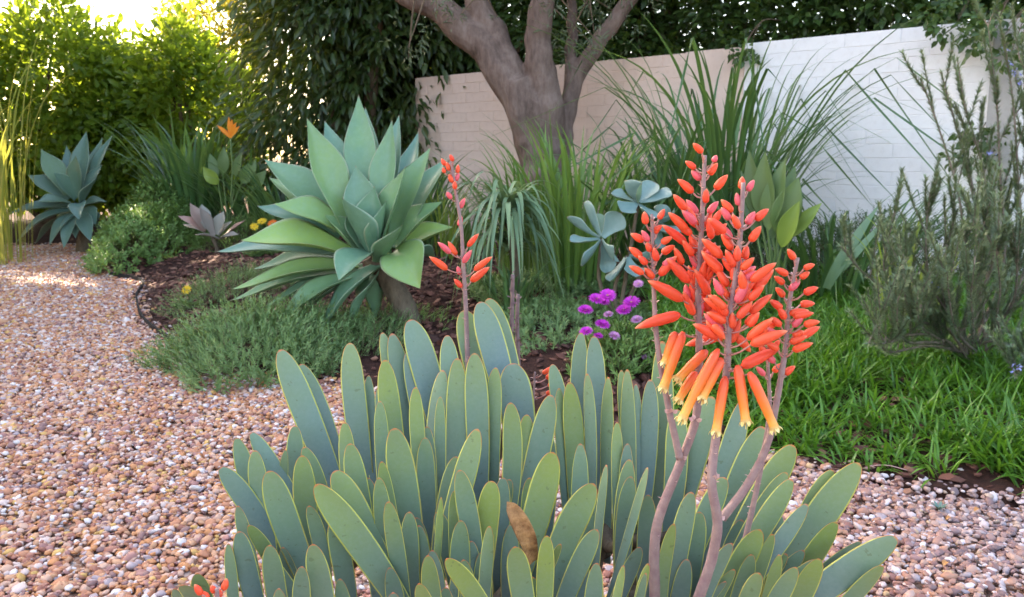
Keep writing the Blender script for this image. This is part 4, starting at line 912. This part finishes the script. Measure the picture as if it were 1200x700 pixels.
# ------------------------------------------------------------------ fan aloe in the foreground
AC = np.array([.03, 1.42, 0.0]); aloe = thing('fan_aloe', 'fan aloe with crowded tongue shaped blue green leaves and coral flower spikes', 'aloe', (AC[0], AC[1], -.01))
LV = [ # tip x, y, base x, y, width px, tint (0 blue .. 1 olive), depth shift, face yaw
    (277,513,318,640,25,.3,0,.2),(294,507,350,600,23,.15,.02,.3),(299,528,338,690,26,.3,-.02,.3),(258,548,322,650,29,.3,0,.1),(315,552,366,690,38,.55,-.05,.1),(354,534,360,660,31,.6,-.02,.1),(279,593,300,690,22,.3,0,0),
    (280,623,312,750,28,.2,0,.1),(291,616,315,660,20,.8,.04,.3),(316,639,332,740,29,.3,0,.1),(268,637,275,740,19,.3,.03,0),(354,664,350,760,26,.2,.02,0),(367,638,388,760,34,.4,-.02,.1),(327,690,332,780,24,.4,0,0),(346,499,350,570,24,.25,.05,0),
    (335,527,335,570,13,.3,.06,0),(356,524,374,600,25,.5,.05,.2),(370,568,486,735,40,.75,-.06,.15),(392,552,462,700,38,.5,-.02,.15),(362,593,378,700,22,.4,.03,.1),(231,672,250,740,28,.4,0,.1),(213,686,238,745,30,.3,-.02,.1),(205,690,225,745,24,.4,.03,0),
    (328,410,404,600,34,.35,-.02,.1),(352,427,400,560,24,.3,.06,.2),(410,402,432,590,31,.35,0,0),(432,440,440,560,16,.3,.08,0),(443,455,447,560,13,.25,.09,0),(445,470,450,570,19,.4,.02,0),(404,495,414,620,23,.4,0,0),(410,520,436,660,29,.4,-.03,0),
    (451,422,474,600,28,.45,-.02,.1),(459,391,500,620,29,.3,.02,.1),(448,390,464,520,19,.5,.05,0),(480,375,524,540,36,.25,0,.1),(478,412,504,560,24,.05,.05,.1),(487,454,500,600,20,.65,-.02,0),(462,502,490,715,39,.4,-.05,.05),(447,541,462,620,18,.8,.0,0),(444,560,456,690,24,.6,0,0),(455,588,474,710,24,.55,-.02,0),
    (524,393,540,520,26,.3,0,.1),(543,364,578,520,36,.3,.05,.15),(562,354,600,500,35,.35,-.01,.1),(572,350,606,500,32,.3,.07,.1),(536,420,530,600,29,.5,-.02,-.1),(556,414,562,610,31,.45,-.04,0),(581,431,578,600,23,.35,.0,-.2),(600,426,614,560,44,.3,.03,0),(519,434,504,600,27,.25,.03,-.2),(516,465,518,600,15,.5,.04,0),
    (598,472,590,640,26,.45,-.03,-.1),(617,486,610,600,24,.6,.03,0),(646,463,604,650,31,.5,-.02,-.1),(648,530,606,690,38,.6,-.04,-.15),(647,427,662,560,22,.2,.02,.2),(560,503,506,700,32,.6,-.02,-.3),
    (538,551,562,710,28,.45,-.04,.1),(533,575,536,720,20,.4,.02,0),(577,564,566,680,31,.85,.0,-.1),(501,651,518,760,26,.3,-.02,.1),(523,655,572,730,28,.85,-.06,.2),(491,684,518,770,26,.7,-.02,.1),(517,583,510,680,10,.7,.0,0),
    (574,617,562,760,20,.4,-.02,-.5),(603,641,622,760,33,.4,-.03,.1),(641,628,636,770,24,.65,-.04,-.1),(696,567,642,710,40,.5,-.02,-.1),(700,621,650,740,28,.6,.0,-.2),(711,545,694,740,18,.3,-.04,-.9),(759,548,708,720,16,.35,-.03,-.9),(731,663,712,760,15,.6,-.02,-.7),(657,638,640,680,12,.4,.0,0),(757,672,742,760,15,.4,0,-.5),
    (681,390,680,560,22,.35,.02,-.2),(696,394,694,580,26,.35,0,0),(688,438,690,640,20,.35,-.02,-.6),(667,448,676,640,27,.85,.0,.2),(655,455,670,640,19,.4,.02,.3),(713,442,711,660,19,.4,0,-.6),(735,433,736,680,21,.35,0,-.5),(728,434,738,560,16,.3,.03,0),(745,450,750,600,15,.05,.03,.3),(762,445,746,650,25,.35,.01,-.3),(776,400,768,700,31,.35,.0,-.1),(723,495,724,620,16,.5,.02,0),(793,480,784,620,30,.3,.05,0),
    (835,465,768,690,37,.35,.03,-.2),(872,468,798,720,32,.3,-.02,-.3),(894,500,822,700,38,.3,.02,-.1),(850,560,800,690,30,.3,.02,-.2),(930,522,846,670,36,.5,0,-.1),(922,554,856,670,26,.5,.03,-.2),(928,562,848,690,29,.6,-.01,-.1),(811,577,786,740,27,.35,-.03,-.3),(790,614,780,740,19,.55,.02,-.1),(858,637,818,740,22,.15,-.03,-.4),(891,621,842,730,33,.75,-.01,-.1),(905,626,870,740,24,.65,.02,0),(946,591,846,730,23,.1,-.03,-.5),(760,661,742,760,15,.5,0,-.5),
    (1007,543,890,730,42,.5,-.01,-.1),(976,551,925,670,24,.5,.03,-.2),(980,612,915,720,30,.6,.04,0),(1051,630,905,735,40,.2,-.03,-.1),(1034,663,960,745,27,.5,.02,0),(960,655,920,745,32,.65,.01,0),(933,665,886,755,27,.5,-.02,-.2),(913,650,886,750,22,.6,.02,0),(890,672,862,760,26,.5,0,-.1),
    (735,520,730,700,24,.2,.06,.3),(640,500,636,640,26,.3,.08,0),(560,470,556,640,26,.25,.08,0),(500,500,506,640,24,.2,.08,.2),(620,560,618,700,28,.3,.08,.1),(680,520,678,680,24,.25,.06,.2),(590,560,588,690,26,.2,.07,0),(480,600,486,720,26,.2,.06,.1),(430,560,446,700,26,.25,.06,.1),(540,610,545,740,28,.3,.06,0),(760,580,755,740,26,.25,.05,-.2),(820,600,800,740,28,.2,.06,-.2),(390,610,410,730,28,.25,.05,.1),(330,590,345,720,26,.25,.05,.1),(660,600,655,730,26,.25,.06,0),(700,660,690,770,26,.3,.03,-.2),(880,650,850,750,28,.35,.05,0)]
for _ in range(34):
    q = random.choice(LV[:110]); LV.append((q[0] + random.uniform(-28, 28), q[1] + random.uniform(80, 160), q[2] + random.uniform(-15, 15), max(q[3], q[1] + 180) + 40, 25, random.uniform(.05, .4), random.uniform(.05, .11), random.uniform(-.3, .3)))
for _ in range(26):
    x_ = random.uniform(290, 930); y_ = random.uniform(600, 690); LV.append((x_, y_, x_ + (600 - x_) * .12, y_ + 150, 26, random.uniform(.0, .35), random.uniform(.10, .16), random.uniform(-.3, .3)))
hubs = []
def aloe_depth(ty): return 1.72 - .66 * (ty - 350) / 350
for tx, ty, bx, by, w, tint, sh, yaw in LV:
    dt = aloe_depth(ty) + sh; db = 1.40 + (dt - 1.40) * .78 + .015
    t, b = P(tx, ty, dt), P(bx, by, db)
    ext = b - (t - b) * max(0, (.26 / max(np.linalg.norm(t - b), .05) - 1)) * .8 if np.linalg.norm(t - b) < .26 else b
    b = ext; L = np.linalg.norm(t - b); d = unit(t - b)
    cdir = np.array([b[0] - AC[0], b[1] - AC[1], 0]);
    c = (t + b) / 2 + np.array([-d[0] * .06, -d[1] * .06, .035]) * L + rng.normal(0, .008, 3)
    nh = unit(np.array([math.sin(yaw + random.gauss(0, .12)), -math.cos(yaw), .25]))
    obj('leaf', solid_leaf(bez(b, c, t, 24, 1.9), nh, w / FPX * dt * .95, .0085, random.uniform(-.12, .18), prof_aloe, random.uniform(0, .03), pw=1.9, tint=min(1, max(0, tint + random.gauss(0, .13)))), M['aloe'], aloe)
    hubs.append(b)
hubs = np.array(hubs); cen = hubs[rng.choice(len(hubs), 16, False)]
for _ in range(8):
    lab = np.argmin(((hubs[:, None] - cen[None]) ** 2).sum(-1), 1); cen = np.array([hubs[lab == i].mean(0) if (lab == i).any() else cen[i] for i in range(16)])
for i, h in enumerate(cen):
    b = ROOT[aloe] + np.array([random.gauss(0, .03), random.gauss(0, .03), 0]); mid = b * .5 + h * .5 + np.array([0, 0, -.04])
    obj('branch', tube(smooth_path([b, mid, h + np.array([0, 0, .01])], 10), np.linspace(.04, .02, 10), 9, .06), M['stem'], aloe)
    for j in np.where(lab == i)[0]:
        if np.linalg.norm(hubs[j] - h) > .02: obj('leaf_base', tube(smooth_path([h, (h + hubs[j]) / 2 - np.array([0, 0, .012]), hubs[j] + np.array([0, 0, .012])], 5), np.linspace(.016, .011, 5), 7, .05), M['stem'], aloe)
# withered leaf
pt, pb = P(594, 588, 1.16), P(624, 657, 1.19)
obj('withered_leaf', solid_leaf(bez(pb, (pt + pb) / 2 + np.array([.012, -.01, 0]), pt, 16), np.array([.3, -1, .2]), .027, .016, .5, prof_aloe, .25), M['dry'], aloe)['label'] = 'dry brown curled leaf'

M['lip'] = plain('flower_lip', (.80, .58, .16), (.84, .70, .34), 80, .5, .3, .2)
# flower spikes: stalk > buds
def nearest_on(path, p): return path[np.argmin(np.linalg.norm(path - p, axis=1))]
def bud(parent, b, t, r, tint, opened=False):
    L = np.linalg.norm(t - b); d = unit(t - b); n = 12; tt = np.linspace(0, 1, n)
    c = (b + t) / 2 + np.array([0, 0, .04 * L]); path = bez(b, c, t, n)
    if opened: rad = r * np.interp(tt, [0, .06, .2, .55, .88, .95, 1], [.35, .8, 1, 1.0, .82, .95, 1.05])
    else: rad = r * np.interp(tt, [0, .05, .16, .45, .75, .92, 1], [.35, .72, .95, 1.0, .70, .33, .06])
    o = obj('flower' if opened else 'bud', tube(path, rad, 9, .015, True, tint), M['open' if opened else 'bud'], parent)
    if opened:
        u = unit(np.cross(d, [.3, 1, .2])); v = np.cross(d, u); a = np.arange(6) * math.pi / 3; ring = np.cos(a)[:, None] * u + np.sin(a)[:, None] * v
        obj('petal_tips', scatter(LEAF, t + ring * r * .75 - d * .003, ring * .55 + d, ring, .0095, .0060), M['lip'], o)
        obj('stamens', join([tube(np.array([t - d * .004, t + d * .004 + q * .002, t + d * random.uniform(.004, .010) + q * .003]), .0007, 4, 0, False) for q in ring[::2]]), M['lip'], o)
    return o
def spike(pix, Y, buds, rtop, rbot, name_dy=0.0, seed=0, dens=1.0):
    pts_ = [P(x, y, Y + dy) for x, y, dy in pix]; path = smooth_path(pts_, 60)
    st = obj('flower_stalk', tube(path, np.linspace(rbot, rtop, 60), 9, .03), M['stalk'], aloe); ped = []; br = []
    for bx, by, tx, ty, opened, tint in buds:
        q = P(bx, by, Y); s_ = nearest_on(path, q + np.array([0, 0, -.010])); dist = math.hypot(q[0] - s_[0], q[2] - s_[2])
        sg = random.choice((-1, 1)); dyb = sg * random.uniform(.2, .9) * max(dist, .008)
        if opened: dyb = -abs(dyb) - .006
        Yb = s_[1] + dyb; b = P(bx, by, Yb); px_len = math.hypot(tx - bx, ty - by); t = P(tx, ty, Yb + (dyb / max(dist, .008)) * .25 * px_len / FPX * Y)
        L = np.linalg.norm(t - b); r = (.0074 if opened else min(.0080, .0034 + .085 * L)) * random.uniform(.92, 1.08)
        bud(st, b, t, r, tint, opened)
        ped.append(tube(smooth_path([s_, (s_ + b) / 2 + np.array([0, 0, -.003]), b + (t - b) * .03], 5), .0013, 5, 0, False))
        br.append((s_, unit(b - s_ + np.array([0, 0, .003]))))
    if ped: tag(obj('pedicels', join(ped), M['pedicel'], st), kind='stuff')
    if br:
        pos = np.array([x[0] for x in br]); ax = np.array([x[1] for x in br]); pos = pos + ax * rbot * .6
        k = rng.integers(8, 58, 26); extra = path[k]; exd = unit(rnd(26) * np.array([1, 1, .3]) + np.array([0, 0, .4])); pos = np.concatenate([pos, extra + exd * rbot * .5]); ax = np.concatenate([ax, exd])
        tag(obj('bracts', scatter(LEAF, pos, ax, np.broadcast_to(np.array([0, 0, 1.0]), ax.shape) + .1, .008, .005), M['bract'], st), kind='stuff')
    return path
def fill_buds(path_pix, y0, y1, n):
    out = []
    for _ in range(n):
        y = random.uniform(y0, y1); x = np.interp(y, [q[1] for q in path_pix[::-1]], [q[0] for q in path_pix[::-1]]); a = random.uniform(-1.1, 1.1); k = (y - y0) / (y1 - y0); L = 18 + 16 * k + random.uniform(-4, 4)
        a *= .75 + .5 * k; bx, by = x + math.sin(a) * random.uniform(5, 15), y - random.uniform(2, 8)
        out.append((bx, by, bx + math.sin(a) * L, by - math.cos(a) * L) + (('p',) if random.random() < .25 else ()))
    return out
def B(s, pink=()):
    out = []
    for i, q in enumerate(s):
        out.append((*q[:4], len(q) > 4 and q[4] == 'o', (.9 if len(q) > 4 and q[4] == 'p' else random.uniform(0, .6))))
    return out
s1 = [(823,179,812,168),(815,198,803,189),(821,211,810,200,'p'),(831,205,841,191),(838,222,853,205),(812,226,794,210),(827,238,828,221),(804,246,789,228),(817,251,804,234,'p'),(815,264,805,242),(805,270,783,249),(804,286,776,264),(836,190,840,182,'p'),(836,262,846,245),(834,280,830,256),(830,250,842,236,'p'),(838,275,852,262),
      (808,331,781,303),(800,352,759,329),(817,314,807,294,'p'),(807,352,803,333,'p'),(831,345,814,316),(845,366,819,337),(838,371,810,340),(797,369,744,385),(845,300,822,280),(845,321,822,294),(838,392,816,372),(826,330,838,312),(800,310,790,290),(832,305,844,288),(812,300,800,282)]
s1o = [(801,389,777,456,'o'),(792,389,779,426,'o'),(841,396,803,405),(829,411,794,445,'o'),(816,436,795,469,'o')]
spike([(767,705,.03),(771,612,.01),(797,543,0),(815,493,0),(819,440,0),(819,387,0),(818,345,0),(822,271,0),(826,182,0)], 1.20, B(s1 + s1o + fill_buds([(819, 440), (818, 345), (822, 271), (826, 182)], 255, 400, 17)), .0028, .0088)
s2 = [(869,222,870,207),(876,224,884,211,'p'),(866,241,863,226,'p'),(858,249,845,234),(855,258,845,243,'p'),(866,268,858,251),(875,263,885,248,'p'),(885,258,901,245),(879,283,892,265),(857,280,846,264,'p'),(858,293,845,274),(850,273,830,256),(846,302,823,280),(846,319,822,296),(873,304,875,287),(869,316,884,302),
      (853,336,839,314),(880,330,910,308),(883,341,907,316),(866,358,880,331),(879,367,905,345),(874,381,888,366),(859,386,859,367),(841,396,812,380),(858,385,858,366),(878,383,890,366),(880,404,923,388),(876,398,906,373),(869,430,914,409),(863,394,880,413),(835,381,850,398),(853,350,836,328),(850,362,830,346),(878,352,896,334),(846,346,836,326,'p'),(886,392,912,378),(872,340,868,318),(850,378,828,366)]
s2o = [(842,409,799,492,'o'),(850,441,839,507,'o'),(864,428,874,495,'o'),(878,436,908,503,'o'),(846,420,822,468,'o')]
spike([(815,712,.03),(837,643,.01),(841,615,0),(834,565,-.01),(840,507,0),(852,430,0),(854,383,0),(862,328,0),(868,270,0),(871,214,0)], 1.13, B(s2 + s2o + fill_buds([(852, 430), (854, 383), (862, 328), (868, 270), (871, 214)], 290, 410, 18)), .0028, .0085)
s1b = [(757,263,755,248),(772,257,779,245),(767,271,776,264),(754,283,739,274),(760,283,752,270,'p'),(775,285,788,278),(752,302,737,290),(762,295,758,284),(776,297,791,288),(754,321,737,312),(766,326,755,314),(773,323,793,300),(770,274,764,262),(758,310,748,300),(777,312,790,302,'p'),(770,306,766,290)]
spike([(797,538,.0),(784,480,0),(769,390,0),(766,331,0),(764,251,0)], 1.19, B(s1b), .0022, .0056)
s3 = [(931,304,923,292),(942,315,955,310),(938,326,949,319),(923,322,908,315),(919,333,907,324),(942,344,959,337),(931,334,930,322),(919,348,909,337),(938,357,955,356),(942,381,961,377),(940,395,961,383),(929,411,953,402),(919,439,932,429),(929,383,942,371,'p'),(929,394,942,388),(925,368,948,364),(915,382,903,372),(913,396,898,384,'p'),(916,362,902,352),(920,374,912,360),(930,372,954,367),(912,410,898,402),(926,402,946,394),(908,425,896,415,'p'),(925,340,938,330,'p')]
spike([(846,608,0),(878,565,0),(897,527,0),(912,460,0),(921,402,0),(925,355,0),(935,302,0)], 1.15, B(s3), .0026, .0066)
s4 = [(898,420,890,404),(904,412,914,398),(896,440,886,430,'p'),(906,436,918,426),(902,400,898,384),(894,402,882,392)]
spike([(872,640,.02),(893,540,.01),(902,470,0),(900,430,0),(902,385,0)], 1.24, B(s4), .0022, .005)
s5 = [(531,189,527,181),(522,194,517,186),(521,203,519,196),(536,203,537,193),(534,212,538,203,'p'),(533,222,533,212),(529,233,523,225,'p'),(539,244,545,232,'p'),(538,265,541,253,'p'),(528,297,513,284,'p'),(535,299,525,283),(548,289,561,274),(543,308,553,293,'p'),(524,316,503,301),(556,317,577,301),(552,330,574,313),(541,337,532,327),(539,322,536,312,'p'),(527,200,523,190),(530,214,526,204)]
spike([(556,520,-.1),(548,420,-.02),(546,362,0),(543,312,0),(540,262,0),(533,220,0),(529,190,0)], 1.72, B(s5), .003, .0062)
s6 = [(236,697,228,685),(252,695,247,686),(262,692,266,678),(244,702,236,693),(258,700,256,690)]
spike([(300,800,.05),(275,740,0),(256,705,0),(254,690,0)], 1.08, B(s6), .0028, .004)
s7 = [(640,444,656,434),(642,452,660,448),(636,438,648,430),(640,462,652,458)]
spike([(622,560,-.05),(626,500,0),(625,470,0),(627,436,0)], 1.74, B(s7), .0022, .004)
for pix, Y in (([(592, 520), (597, 430), (600, 370), (601, 322)], 1.78), ([(612, 520), (608, 440), (606, 380), (607, 345)], 1.82)):
    path = smooth_path([P(x, y, Y) for x, y in pix], 30); st = obj('dry_stalk', tube(path, np.linspace(.0065, .004, 30), 8, .05), M['drystalk'], aloe)
    k = rng.integers(8, 30, 60); d_ = unit(rnd(60) * np.array([1, 1, .2]) + np.array([0, 0, .5])); tag(obj('dry_bracts', scatter(LEAF, path[k] + d_ * .004, d_, rnd(60), .010, .004), M['drystalk'], st), kind='stuff')
# wide pale bract where the stalks fork
for px, py, Y in ((797, 540, 1.195), (842, 612, 1.125), (835, 562, 1.12), (815, 495, 1.19), (786, 486, 1.185)):
    c = P(px, py, Y); n = 5; ax = rnd(n) * np.array([1, 1, .4]) + np.array([0, 0, .8]); obj('fork_bract', scatter(LEAF, np.broadcast_to(c, (n, 3)) + unit(ax) * .004, ax, np.broadcast_to(np.array([0, -1.0, .3]), (n, 3)), .008, .007), M['bract'], aloe)

# ------------------------------------------------------------------ fallen leaves, weeds and twigs on the gravel
M['litter'] = plain('fallen_leaf', (.35, .14, .05), (.52, .28, .10), 40, .7)
for i, (px, py, L, lab) in enumerate(((1145, 597, .030, 'small orange leaf lying at the lawn edge'), (1112, 607, .026, 'orange leaf scrap on the gravel beside the blue weed'), (1108, 660, .035, 'tan leaf lying on the open gravel'), (1043, 612, .02, 'rust leaf scrap near the fan aloe leaf tips'), (370, 398, .05, 'dry leaf on the mulch under the agave'))):
    p_ = G(px, py, .02); p_[2] = max(gz(p_[0], p_[1]), 0) + .018; a = random.uniform(0, 6.28); d = np.array([math.cos(a), math.sin(a), .05]) * L
    tag(obj('fallen_leaf', solid_leaf(bez(p_ - d / 2, p_ + np.array([0, 0, .008]), p_ + d / 2, 10), np.array([0, 0, 1.0]), L * .5, .0015, .4, prof_paddle, .1), M['litter'], base=p_), lab, 'leaf')
p_ = G(1100, 601, 0); root = thing('seedling', 'tiny blue green succulent seedling in the gravel', 'seedling', (p_[0], p_[1], 0))
for a in np.linspace(0, 6.28, 8)[:-1]:
    d = np.array([math.cos(a), math.sin(a), .7]) * .028; b = p_ + np.array([0, 0, .01]); obj('leaf', solid_leaf(bez(b, b + d * .5 + np.array([0, 0, .006]), b + d, 8), np.array([0, 0, 1.0]) - d * 8, .010, .003, .2, prof_agave, tint=.2), M['agave_dark'], root)
for px, py, lab in ((1040, 560, 'thin dry twig lying below the lawn edge'), (1165, 650, 'pale bent twig on the gravel')):
    p_ = G(px, py, 0); p_[2] = max(gz(p_[0], p_[1]), 0) + .02; a = random.uniform(-.5, .5); d = np.array([math.cos(a), math.sin(a), 0]) * .06
    tag(obj('fallen_twig', tube(smooth_path([p_ - d, p_ + np.array([0, .01, .006]), p_ + d], 8), .0015, 5), M['bract'], base=p_), lab, 'twig')
print('objects', len(bpy.data.objects), 'tris', sum(len(o.data.polygons) for o in bpy.data.objects if o.type == 'MESH'))
